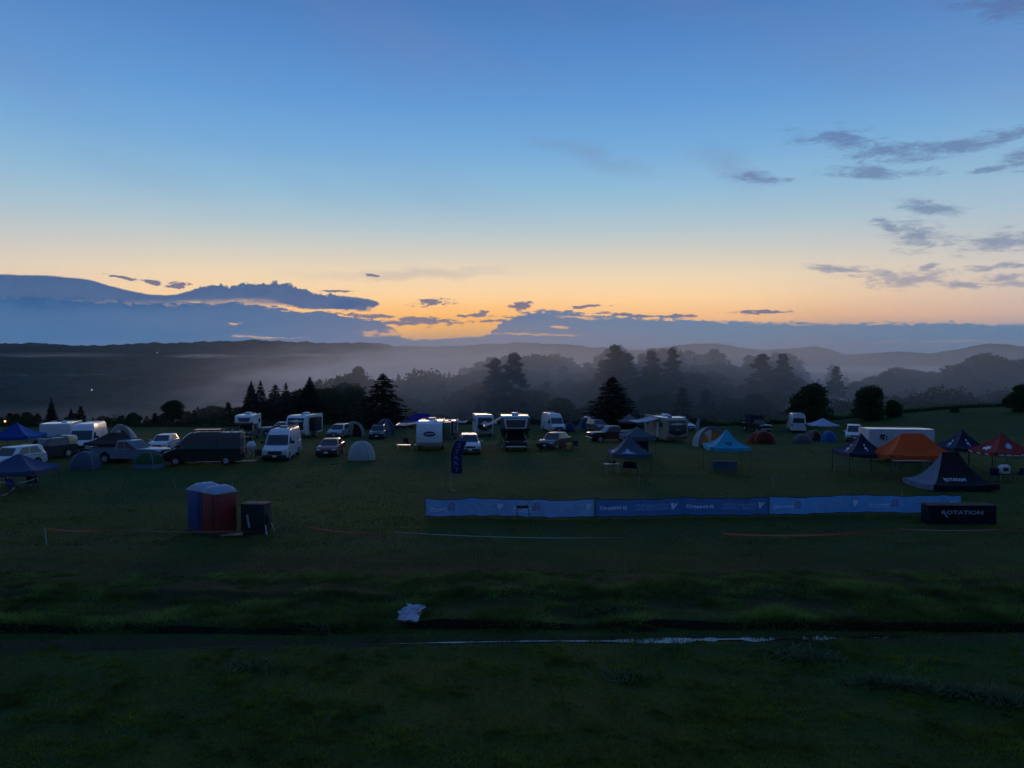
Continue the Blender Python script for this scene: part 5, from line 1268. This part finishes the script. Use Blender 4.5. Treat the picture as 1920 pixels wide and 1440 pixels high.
dome('dome_tent', 'small tan and dark striped tent between the low grey tent and the blue one', PL(1527, 827, 1.1), R(10), 2.1, 1.8, 1.25, cloth('tan_tent', (112, 92, 80)), door_m=MATS['cloth_dark_rust'], fly=TBRN)
dome('dome_tent', 'bright blue pointed dome tent beneath the white canopy', PL(1555, 829, 1.0), R(0), 1.9, 1.8, 1.28, TBR, door_m=TBR, sq=2.0, flat=1.1)
canopy('canopy_tent', 'small white canopy in front of the round dark tree', PL(1544, 822, 1.5), R(0), 3.05, 2.8, 1.75, 2.5, {'all': cloth('white_top', (176, 194, 220), .3)}, val=.15)
car('suv', 'parked_car', 'white boxy off roader with bright rear corner, above the navy canopy', 'car', PL(1603, 829, 2.4), R(-112), paint('ivory', (200, 204, 204)), GC, H=1.85)
et = trailer('enclosed_trailer', 'long white enclosed trailer with dark marks, behind the orange canopy', PL(1681, 868, 1.2), R(176), L=5.15, W=2.4, H=2.72, nose='flat', ac=False, vents=0, cat='trailer', m=cloth('pale_panel', (196, 190, 196), 0), door=-1)
for o in list(et.children):
    if o.name.startswith('window'): bpy.data.objects.remove(o)
INK = mat('dark_ink', lin((30, 28, 34)), .7)
b = B()
for cx, cz, w_, h_ in ((1.62, 2.18, .11, .17), (1.42, 2.25, .10, .10), (1.48, 1.98, .09, .14), (1.22, 2.12, .08, .08), (1.22, 1.93, .07, .07), (1.70, 1.95, .05, .06)):
    b.add([(cx + w_ * math.cos(a) * (1 + .3 * math.sin(3 * a)), 1.2 + .02, cz + h_ * math.sin(a)) for a in [2 * math.pi * k / 12 for k in range(12)]], [tuple(range(12))])
b.build('ink_marks', INK, et)
# right hand canopies
def zig(): return [[(.25, 1), (.62, 1), (.45, .62), (.75, .66), (.8, .2), (.6, 0), (.62, .45), (.2, .42), (.48, .75)]]
WEM = mat('emblem_white', lin((208, 214, 224)), .7)
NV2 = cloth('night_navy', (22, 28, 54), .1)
for px, py, ln in ((1616, 893, 'left'), (1806, 880, 'right')):
    t_, s_f = canopy('canopy_tent', 'navy canopy with a white zigzag mark, just %s of the orange canopy' % ln, PL(px, py, 1.5), R(0), 3.0, 3.0, 1.65, 2.95, {'all': NV2, 'left': cloth('pale_navy', (58, 66, 92), .3)}, group='navy canopies with zigzag marks', leg_m=STEELD, sag=1.9)  # left panel is a paler navy than the other sides
    emblem(t_, s_f, 'front', zig(), .40, .58, .30, .66, WEM); emblem(t_, s_f, 'left', zig(), .30, .62, .2, .6, WEM)
tO, sO = canopy('canopy_tent', 'large plain orange canopy in front of the enclosed trailer', PL(1712, 900, 1.5), R(0), 4.5, 3.0, 1.72, 3.05, {'all': cloth('orange', (226, 92, 34), .35)}, sag=1.4)
table('trestle_table', 'long table in the shade under the orange canopy', PL(1710, 885, .8), R(0), 2.6, .7, .74, TY)
for k, px in enumerate((1690, 1722, 1745)): chair('camp_chair', 'dark folding chair beside the long table under the orange canopy', PL(px, 880, 1.2), R(20 * k), NVC, 'chairs under the orange canopy')
REDC = cloth('brick_red', (150, 50, 48), .25)
tR, sR = canopy('canopy_tent', 'brick red canopy with white printed marks at the right edge', PL(1880, 893, 1.5), R(3), 3.1, 3.0, 1.72, 2.95, {'all': REDC}, sag=1.6)
leaf = [[(.0, .45), (.25, .6), (.3, .9), (.5, .75), (.7, 1), (.8, .65), (1, .5), (.75, .35), (.7, .05), (.45, .2), (.2, .1)]]
emblem(tR, sR, 'front', leaf, .36, .64, .34, .68, EMB); emblem(tR, sR, 'left', leaf, .3, .66, .2, .5, WEM)
for side, n_p in (('left', 3), ('front', 5)):
    b = B(); rs = random.Random(4)
    hx = hy = 1.5
    for k in range(n_p):
        u0 = .08 + k * .9 / n_p
        for q in range(5):
            u = u0 + q * .03; p0 = sR(side, u, 0); p1 = sR(side, u + .02, 0); nn = Vector((-1, 0, 0)) if side == 'left' else Vector((0, -1, 0))
            zz = rs.uniform(.08, .14)
            b.add([p0 + nn * .06 + Vector((0, 0, -.19)), p1 + nn * .06 + Vector((0, 0, -.19)), p1 + nn * .06 + Vector((0, 0, -.19 + zz)), p0 + nn * .06 + Vector((0, 0, -.19 + zz))], [(0, 1, 2, 3)])
    b.build('valance_print', PRINTW, tR)
BK2 = cloth('black_fabric', (14, 16, 28), .04)
tV, sV = canopy('canopy_tent', 'black lowered canopy lettered ROTATION, in front of the orange one', PL(1784, 922, 1.8), R(5), 4.4, 3.3, .42, 2.28, {'all': BK2, 'left': cloth('silver_print', (120, 128, 146), .2)}, val=.34, leg_m=STEELD, sag=2.2)
emblem(tV, sV, 'front', None, .17, .62, .36, .47, WEM, 'lettering', .03, 'ROTATION', .025)
emblem(tV, sV, 'front', [[(0, 1), (.5, 1), (1, 0), (.6, 0)]], .20, .23, .29, .36, EMB, 'letter_tail', .03)
tc_ = thing('covered_table', 'long table draped in a black cloth lettered ROTATION, at the end of the blue banners', 'table', PL(1801, 984, .4), R(-1))
DR = lambda u, v: Vector((-1.68 + 3.36 * u, -.38 - .02 * abs(math.sin(u * 26)) * v, .96 - .94 * v))
B().box((0, 0, .95), (3.3, .74, .04), bev=.01).build('tabletop', PLAST, tc_)
for sx in (-1, 1):
    for sy in (-1, 1): B().tube((sx * 1.55, sy * .3, 0), (sx * 1.55, sy * .3, .94), .02, .02, 5).build('leg', ALU, tc_)
cvb = B().grid(DR, 60, 4).grid(lambda u, v: Vector((-1.68 + 3.36 * u, -.38 + .76 * v, .972)), 4, 2)
for s_ in (-1, 1): cvb.grid(lambda u, v: Vector((s_ * 1.68, -.38 + .76 * u, .96 - .94 * v)), 6, 3)
cv_ = cvb.build('table_cover', BK2, tc_, True)
b = B(); letters(b, 'ROTATION', lambda u, v: Vector((-1.05 + 2.05 * u, -.415, .52 + .2 * v)), .02); b.build('lettering', EMB, cv_)
b = B().add([(-.93, -.415, .52), (-.84, -.415, .52), (-.72, -.415, .36), (-.78, -.415, .36)], [(0, 1, 2, 3)]); b.build('letter_tail', EMB, cv_)
# odds at the right edge
sp = B().box((0, 0, .3), (.62, .45, .55), bev=.08).box((0, 0, .62), (.5, .1, .06), bev=.02).build('white_cooler', WHITE, None, 'auto'); sp.location = PL(1886, 905, .4) - Vector((0, 0, .02)); tag(sp, 'white cooler with dark front right of the lowered black canopy', 'cooler')
B().box((-.02, -.235, .34), (.36, .02, .24), bev=.005).build('front_panel', PLAST, sp)
sp.location.z += .55; tb4 = table('camp_table', 'low table carrying the white cooler at the right edge', PL(1888, 905, .4), 0, 1.3, .7, .53, NVC)
chair('camp_chair', 'dark folding chair left of the white cooler', PL(1868, 903, .4), R(150), NVC, GCH); chair('camp_chair', 'dark folding chair at the right picture edge beside the cooler', PL(1912, 903, .5), R(200), NVC, GCH)

# ------------------------------------------------------------------ start flag
fl = thing('feather_flag', 'tall navy feather flag reading START with checkered ends, planted on the grass', 'flag', PL(847, 921), R(4))
k_ = 1 / 1442 * at(847, 921).y
def pole(t): z = 3.72 * t; return Vector((max(0, t - .62) ** 1.6 * 3.0 - .10 * math.sin(t * 2.2), 0, z - max(0, t - .86) * 1.2))
b = B(); pts = [pole(i / 20) for i in range(21)]
for i in range(20): b.tube(pts[i], pts[i + 1], .022 * (1 - i / 26), .022 * (1 - (i + 1) / 26), 6)
b.build('pole', ALU, fl); B().box((0, 0, .03), (.5, .06, .05)).box((0, 0, .03), (.06, .5, .05)).build('base', STEELD, fl)
def flag(u, v):
    t = .24 + .76 * v; p = pole(t)
    wd = .74 * min(1, (v + .02) * 4.2 + .28) ** .8 * (1 - max(0, v - .80) / .2) ** .75
    return p + Vector((wd * u, .05 * math.sin(v * 9 + u * 2.5) * u, -.10 * u + max(0, .1 - v) * u * 2.5))
B().grid(flag, 8, 30).build('flag_cloth', cloth('flag_navy', (22, 34, 78), .1), fl, True)
for rows in (range(0, 3), range(25, 30)):
    b = B()
    for j in rows:
        for i in range(6):
            if (i + j) % 2: b.add([flag(uu, vv) + Vector((0, -.012, 0)) for uu, vv in ((i / 6, j / 30), ((i + 1) / 6, j / 30), ((i + 1) / 6, (j + 1) / 30), (i / 6, (j + 1) / 30))], [(0, 1, 2, 3)])
    b.build('checker', mat('check_white', lin((150, 156, 180)), .7), fl)
for k, ch in enumerate('START'):
    v1 = .78 - k * .135; b = B(); letters(b, ch, lambda u, v: flag(.28 + .42 * u, v1 - .095 + .095 * v) + Vector((0, -.015, 0)), .0); b.build('lettering', mat('flag_print', lin((110, 122, 160)), .7), fl)

# ------------------------------------------------------------------ course banners (printing shows mirrored, seen from behind)
def banner(name, label, pa, pb, H_, m, hem, poles, items, seed):
    a, b_ = PL(*pa), PL(*pb); root = thing(name, label, 'banner', a, 0, 'blue course banners'); d = b_ - a
    def fn(u, v, off=0.0):
        x, y = a.x + d.x * u, a.y + d.y * u; g = gz(x, y) - a.z
        near_ = min(abs(u - q) for q in poles); sagz = -.05 * min(1, near_ * 9) * (1 if v > .5 else .3)
        return Vector((d.x * u, d.y * u - off + .05 * math.sin(u * 31 + seed) * math.sin(v * 3) + .02 * math.sin(u * 90 + v * 7), g + .06 + H_ * v + sagz * v + .015 * math.sin(u * 47 + seed)))
    B().grid(lambda u, v: fn(u, v), 90, 6).build('fabric', m, root, True)
    B().grid(lambda u, v: fn(u, .965 + .035 * v, .006), 90, 1).grid(lambda u, v: fn(u, .04 * v, .006), 90, 1).build('hem', hem, root, True)
    for q in poles:
        p0 = fn(q, 0); B().tube(Vector((p0.x, p0.y + .05, p0.z - .3)), Vector((p0.x, p0.y + .05, p0.z + H_ + .10)), .018, .018, 6).build('pole', STEELD, root)
    L_ = pb[0] - pa[0]
    for kind, x0, x1 in items:
        u0, u1 = (x0 - pa[0]) / L_, (x1 - pa[0]) / L_
        M_ = lambda lo, hi: (lambda u, v: fn(u1 - (u1 - u0) * u, lo + (hi - lo) * v, .012))
        if kind == 'H': b = B(); letters(b, 'HIGHLAND', M_(.36, .53), .02); b.add([M_(.27, .30)(u, v) for u, v in ((0, 0), (1, 0), (1, 1), (0, 1))], [(0, 1, 2, 3)]); b.build('lettering', LETW, root)
        elif kind == 'S': b = B(); letters(b, 'SHIMANO', M_(.40, .60), .035); b.build('lettering', LETW, root)
        elif kind == 'N': b = B(); letters(b, 'NEW ENGLAND', M_(.55, .71), .012); letters(b, 'YOUTH CYCLING', M_(.33, .49), .012); b.build('lettering', LETD, root)
        elif kind == 'L': b = B(); shape(b, [[(0, .9), (.35, 1), (.45, .55), (.6, 1), (1, 1), (.9, .1), (.55, 0), (.5, .35), (.25, .4)]], M_(.36, .72)); b.build('logo', LETW, root)
        elif kind == 'R':
            b = B()
            for (x, y) in ((0, 0), (0, 1), (0, 2), (0, 3), (1, 1), (2, 0), (2, 1), (2, 2), (2, 3), (1, 3), (3, 0), (3, 2)): b.add([M_(.34, .78)(*q) for q in (((x + .1) / 4, (y + .1) / 4), ((x + .85) / 4, (y + .1) / 4), ((x + .85) / 4, (y + .85) / 4), ((x + .1) / 4, (y + .85) / 4))], [(0, 1, 2, 3)])
            b.build('logo', LOGR, root)
LETW = mat('banner_print_white', lin((214, 222, 240)), .7); LETD = mat('banner_print_faint', lin((150, 178, 220)), .7); LOGR = mat('banner_print_red', lin((170, 60, 90)), .7)
BB = cloth('banner_blue', (84, 140, 196), .45); BD = cloth('banner_deep_blue', (50, 98, 158), .45); HB = cloth('hem_navy', (16, 30, 72), .1)
banner('course_banner', 'light blue mirrored banner at the left end of the row, behind the small black frame', (797, 971), (1115, 972), .97, BB, HB, [0, .296, .695, 1], [('H', 805, 838), ('R', 839, 853), ('N', 870, 930), ('L', 934, 945), ('H', 963, 998), ('R', 999, 1013), ('N', 1030, 1094), ('L', 1100, 1110)], 1)
banner('course_banner', 'deep blue banner with mirrored SHIMANO in the middle of the row', (1118, 972), (1442, 968), .97, BD, HB, [0, .5, 1], [('S', 1125, 1176), ('N', 1192, 1254), ('L', 1258, 1270), ('S', 1286, 1339), ('N', 1356, 1418), ('L', 1424, 1435)], 2)
banner('course_banner', 'light blue mirrored banner at the right end, behind the black ROTATION table', (1445, 967), (1806, 964), .97, cloth('banner_bright_blue', (70, 140, 206), .45), HB, [0, .43, .805, .9, 1], [('H', 1452, 1490), ('R', 1491, 1504), ('N', 1527, 1592), ('L', 1601, 1610), ('H', 1630, 1671), ('R', 1672, 1686), ('N', 1707, 1775), ('L', 1787, 1797)], 3)
fr = thing('sign_frame', 'small black two legged frame in front of the left blue banner', 'frame', PL(981, 982), R(2))
for s_ in (-1, 1): B().tube((s_ * .33 + .06, 0, -.02), (s_ * .28 - .04, .05, .92), .02, .02, 5).build('leg', STEELD, fr)
B().box((-.03, .05, .84), (.60, .03, .16), bev=.005).build('panel', PLAST, fr)

# ------------------------------------------------------------------ toilets and what stands by them
def toilet(name, label, loc, rz, body):
    root = thing(name, label, 'portable toilet', loc, rz, 'portable toilets'); w_, d, h = 1.12, 1.15, 2.0
    b = B().box((0, 0, .09 + (h - .1) / 2), (w_, d, h - .1), bev=.04)
    for k in range(6):
        x = -w_ / 2 + .12 + k * .175; b.box((w_ / 2 + .002, x, 1.15), (.014, .03, 1.5)); b.box((-w_ / 2 - .002, x, 1.15), (.014, .03, 1.5))
    b.build('body', body, root, 'auto')
    dd = B().box((0, -d / 2 - .012, 1.04), (.78, .04, 1.78), bev=.015).build('door', body, root, 'auto')
    B().box((.30, -d / 2 - .05, 1.05), (.05, .04, .16), bev=.01).build('handle', PLAST, dd)
    B().box((0, 0, .05), (w_ + .06, d + .1, .1), bev=.02).build('skid', PLAST, root, 'auto')
    B().grid(lambda u, v: Vector(((u * 2 - 1) * (w_ / 2 + .04), (v * 2 - 1) * (d / 2 + .04), h + .32 * (max(0, 1 - (u * 2 - 1) ** 2)) ** .55 * (max(0, 1 - (v * 2 - 1) ** 4)) ** .5 + (.014 if int(v * 16) % 4 == 1 else 0))), 16, 16).box((0, 0, h), (w_ + .09, d + .09, .05), bev=.015).build('roof', mat('translucent_roof', lin((150, 172, 200)), .4, transl=.3, var=.05), root, 'auto')
    B().tube((-.3, .38, h + .05), (-.3, .38, h + .36), .05, .05, 10).build('vent_pipe', PLAST, root)
    return root
PB = mat('toilet_blue', lin((26, 52, 116)), .5, coat=.1, var=.08, dirt=.3); PR = mat('toilet_red', lin((116, 20, 26)), .5, coat=.1, var=.08, dirt=.3)
p = PL(408, 1008, .75)
toilet('portable_toilet', 'red portable toilet with a pale roof, beside the black wash station', p, R(-35), PR)
dx = Vector((math.cos(R(35)), -math.sin(R(35)), 0)) * 1.2; q = p - dx + Vector((.05, -.05, 0)); q.z = gz(q.x, q.y)
toilet('portable_toilet', 'blue portable toilet with a pale roof, left of the red one', q, R(-35), PB)
ws = thing('wash_station', 'black boxy wash station with a pale slit opening, right of the red toilet', 'wash station', PL(478, 1004, .5), R(-8))
B().box((0, 0, .78), (1.18, .8, 1.28), bev=.05).build('housing', mat('matt_black', (.010, .010, .013), .7), ws, 'auto')
B().box((0, 0, 1.435), (1.22, .84, .05), bev=.02).build('lid', MATS['matt_black'], ws, 'auto')
B().add([(-.30, -.412, .95), (-.20, -.412, .95), (-.10, -.412, .35), (-.20, -.412, .33)], [(0, 1, 2, 3)]).build('slit_patch', mat('slit_pale', lin((150, 160, 180)), .7), ws)  # flat pale piece painted in as the slit opening
B().box((.64, -.05, .75), (.10, .3, .4), bev=.03).build('dispenser', PLAST, ws, 'auto')
B().tube((.60, -.30, .45), (.74, -.42, .0), .025, .025, 6).build('leg', WHITE, ws); B().tube((.60, .30, .45), (.74, .42, .0), .025, .025, 6).build('leg', WHITE, ws)
B().box((0, 0, .08), (1.1, .74, .14)).build('base', PLAST, ws)
bd = B().box((0, 0, .03), (1.0, .5, .05), bev=.005).box((0, .1, -.0), (.9, .06, .05)).build('plank', WOOD, None); bd.location = PL(432, 1007, .15) + Vector((0, 0, .05)); bd.rotation_euler = (0, 0, R(12)); tag(bd, 'weathered board lying before the red portable toilet', 'board')

# ------------------------------------------------------------------ stakes and tape
ST = mat('stake_white', lin((140, 160, 150)), .7)
def stake(px, py, h, lean, label, group, r=.012, m=ST):
    o = B().tube((0, 0, -.1), (lean * h * .6, 0, h * .6), r, r, 5).tube((lean * h * .6, 0, h * .6), (lean * h * 1.25, .02, h), r, r * .8, 5).tube((0, 0, h - .0), (0, 0, h), r, r, 5).build('stake', m, None)
    o.location = PL(px, py); return tag(o, label, 'stake', group)
stake(82, 1021, .78, -.10, 'thick pale stake at the left end of the orange course tape', 'course tape stakes', .025)
for px, py in ((218, 1023), (575, 1018), (738, 1028), (1357, 1032), (1690, 1022)): stake(px, py, .9, .0, 'thin grey stake holding the orange course tape', 'course tape stakes', .012, TY)
for px, py, h, ln in ((221, 921, .85, .22), (328, 921, .85, -.18), (433, 916, .6, 0), (636, 931, .8, -.03), (831, 918, .8, -.12), (1199, 915, 1.0, 0), (1207, 955, .8, 0), (1452, 913, .9, 0), (1586, 952, .9, 0), (1694, 948, .9, 0)): stake(px, py, h, ln, 'thin pale stake planted alone in the open field', 'thin stakes across the open field')
GT = 'course tape along the near side'
segs = [((82, 1021), (218, 1023), TO, .035), ((218, 1023), (575, 1018), TY, .02), ((575, 1018), (738, 1028), TO, .03), ((738, 1028), (1357, 1032), TW, .02), ((1357, 1032), (1690, 1022), TO, .04), ((1690, 1022), (2000, 1012), TY, .03)]
names = ['orange course tape left of the portable toilets', 'thin faded course tape passing the portable toilets', 'orange course tape right of the black wash station', 'pale course tape below the left and middle blue banners', 'bright orange course tape below the right blue banner', 'faded course tape running out of the right edge']
for (a, b_, m, wd_), nm in zip(segs, names): ribbon('course_tape', nm, [up(*a, .72), up(*b_, .72)], wd_ * 1.7, m, GT)
# ------------------------------------------------------------------ slab in the ditch
sl_ = thing('stone_slab', 'pale weathered slab lying in the long grass of the bank', 'slab', PL(766, 1172, .35) + Vector((0, 0, .10)), R(-12))
sm = mat('slab_face', lin((150, 158, 172)), .8, var=.35, vscale=5, bump=.8)
B().grid(lambda u, v: Vector((-.36 + .70 * u * (1 - .12 * v) + .12 * v + .07 * math.sin(v * 9) + .03 * math.sin(v * 23), -.34 + .68 * v + .04 * math.sin(u * 11), .0 + .30 * v + .02 * fbm(u * 6, v * 6, 3, 3).item())), 24, 18).build('top', sm, sl_, True)
B().box((.03, 0, .05), (.60, .58, .12), rot=Matrix.Rotation(R(23), 3, 'X'), bev=.03).build('core', WOOD, sl_, 'auto')
# ------------------------------------------------------------------ lights
lm = thing('yard_lamp', 'glowing orange lamp on a post beyond the far left edge of the field', 'lamp', (px2x(10, 127), 127, gz(px2x(10, 127), 127)), 0)
hh = CAMZ - (790 - 680) / F * 127 - lm.location.z
B().tube((0, 0, 0), (0, 0, hh), .05, .04, 6).box((0, -.1, hh + .02), (.08, .3, .05)).build('post', STEELD, lm)
B().ball((0, -.25, hh - .02), .17, 10, 7).build('bulb', mat('lamp_glow', (1, .5, .2), emit=(1.0, .42, .14), estr=5.0), lm, True)
hill = bpy.data.objects['hill_ridge']; bpy.context.view_layer.update()
for px, py, nm, s_ in ((295, 661, 'white light of a house high on the left ridge', .9), (172, 731, 'faint white light low on the left hillside', .7)):
    d = ray(px, py); ok, hp, _, _ = hill.ray_cast(Vector((0, 0, CAMZ)), d)
    hp = hp if ok else Vector((0, 0, CAMZ)) + d * 1500
    t = thing('house_lamp', nm, 'lamp', hp - d * 6 - Vector((0, 0, 8)), 0)
    B().tube((0, 0, -4), (0, 0, 7), .15, .12, 6).build('post', STEELD, t); B().ball((0, 0, 8), s_, 8, 6).build('bulb', mat('lamp_white', (1, 1, 1), emit=(.95, .97, 1.0), estr=3.0), t, True)
# ------------------------------------------------------------------ haze and mist
def vol_mat(name, col, dens, aniso=0.0, field=None):
    m = bpy.data.materials.new(name); m.use_nodes = True
    n = NT(m.node_tree); n.n.clear()
    o = n.new('ShaderNodeOutputMaterial'); v = n.new('ShaderNodeVolumePrincipled')
    v.inputs['Color'].default_value = (*col, 1); v.inputs['Anisotropy'].default_value = aniso
    v.inputs['Density'].default_value = dens
    if field: n.l.new(field(n), v.inputs['Density'])
    n.l.new(v.outputs[0], o.inputs['Volume'])
    return m
hz = B().box((0, 3900, 110), (17000, 8000, 420)).build('haze', vol_mat('haze_air', (0.66, 0.90, 1.0), 0.000040, 0.3))
tag(hz, 'pale evening haze filling the air over the valley', 'haze', kind='stuff')
def mist(loc, rad, dens, seed, label, ns=2.2, thr=(0.38, 0.62), tilt=0.0, aniso=0.35, col=(1.0, 0.95, 0.88), flat=1.0):
    """a soft edged bank of fog: density falls to nothing before the ellipsoid's surface"""
    def field(n):
        tc = n.new('ShaderNodeTexCoord').outputs['Object']
        r = n.vm('LENGTH', tc, out=1)
        fall = n.m('POWER', n.ss(r, 1.0, 0.0), 1.3)
        nz = n.noise(n.vm('ADD', n.vm('MULTIPLY', tc, (1, 1, flat)), (seed * 3.1, seed, seed * .7)), ns, 3, 0.55)
        return n.m('MULTIPLY', n.m('MULTIPLY', fall, n.ss(nz, thr[0], thr[1])), dens)
    b = B().ball((0, 0, 0), 1.0, 24, 12)
    m = vol_mat('mist', col, 0, aniso, field)
    o = b.build('mist_bank', m); o.location = loc; o.scale = rad; o.rotation_euler = (0, R(tilt), 0)
    return tag(o, label, 'mist', kind='stuff')
def wood_field(n):
    tc = n.new('ShaderNodeTexCoord').outputs['Object']
    x, y, z = n.sep(tc)
    f = n.m('MULTIPLY', n.ss(x, -75, 15, 0.15), n.ss(x, 190, 70, 0.3))
    f = n.m('MULTIPLY', f, n.m('MULTIPLY', n.ss(y, 124, 144), n.ss(y, 330, 280)))
    top = n.m('MULTIPLY_ADD', n.noise(n.vm('MULTIPLY', tc, (.02, .02, .02)), 1, 3), 20, 0)
    f = n.m('MULTIPLY', f, n.ss(n.m('SUBTRACT', z, top), 14, -12))
    nz = n.noise(n.vm('MULTIPLY', tc, (.018, .03, .05)), 1, 4, .6)
    return n.m('MULTIPLY', n.m('MULTIPLY', f, n.ss(nz, .25, .75, .45, 1.3)), 0.017)
tag(B().box((80, 228, 2), (330, 208, 62)).build('mist_bank', vol_mat('mist', (1.0, .93, .86), 0, .5, wood_field)), 'thin blue mist drifting through the dark wood', 'mist', kind='stuff')
mist((-66, 400, -1), (125, 140, 31), 0.036, 2, 'bright lilac fog rising from the valley left of the wood', 3.4, (0.42, 0.64), tilt=-6)
mist((-45, 600, -5), (170, 180, 25), 0.040, 4, 'glowing fog bank that covers the middle of the ridge', 3.6, (0.42, 0.64), tilt=-3)
mist((330, 480, -20), (260, 190, 24), 0.0035, 5, 'pale mist behind the right part of the wood', 2.0, (0.3, 0.6))
mist((-640, 1600, 22), (110, 60, 7), 0.02, 6, 'small bright fog wisp lying along the ridge side', 3.0, (0.4, 0.6))
mist((-420, 1600, 24), (90, 60, 6), 0.016, 12, 'small fog wisp right of the bright one on the ridge', 3.0, (0.4, 0.6))
mist((-950, 1600, 24), (240, 90, 8), 0.007, 7, 'faint fog streak high on the left of the ridge', 3.0, (0.42, 0.62))
mist((-430, 700, -60), (420, 300, 34), 0.0026, 8, 'dim mist on the valley floor at the left', 3.0, (0.4, 0.65))
mist((1400, 3350, -24), (1500, 420, 24), 0.006, 9, 'white lake of fog filling the far valley at the right', 2.4, (0.25, 0.45), col=(.9, .96, 1))
mist((950, 1500, -40), (420, 250, 34), 0.003, 10, 'pale fog pool below the far hills', 2.4, (0.3, 0.55), col=(.86, .94, 1))
mist((1500, 3700, -10), (1500, 250, 12), 0.0015, 11, 'thin far fog line between the blue hills', 3.0, (0.35, 0.55), col=(.84, .93, 1))
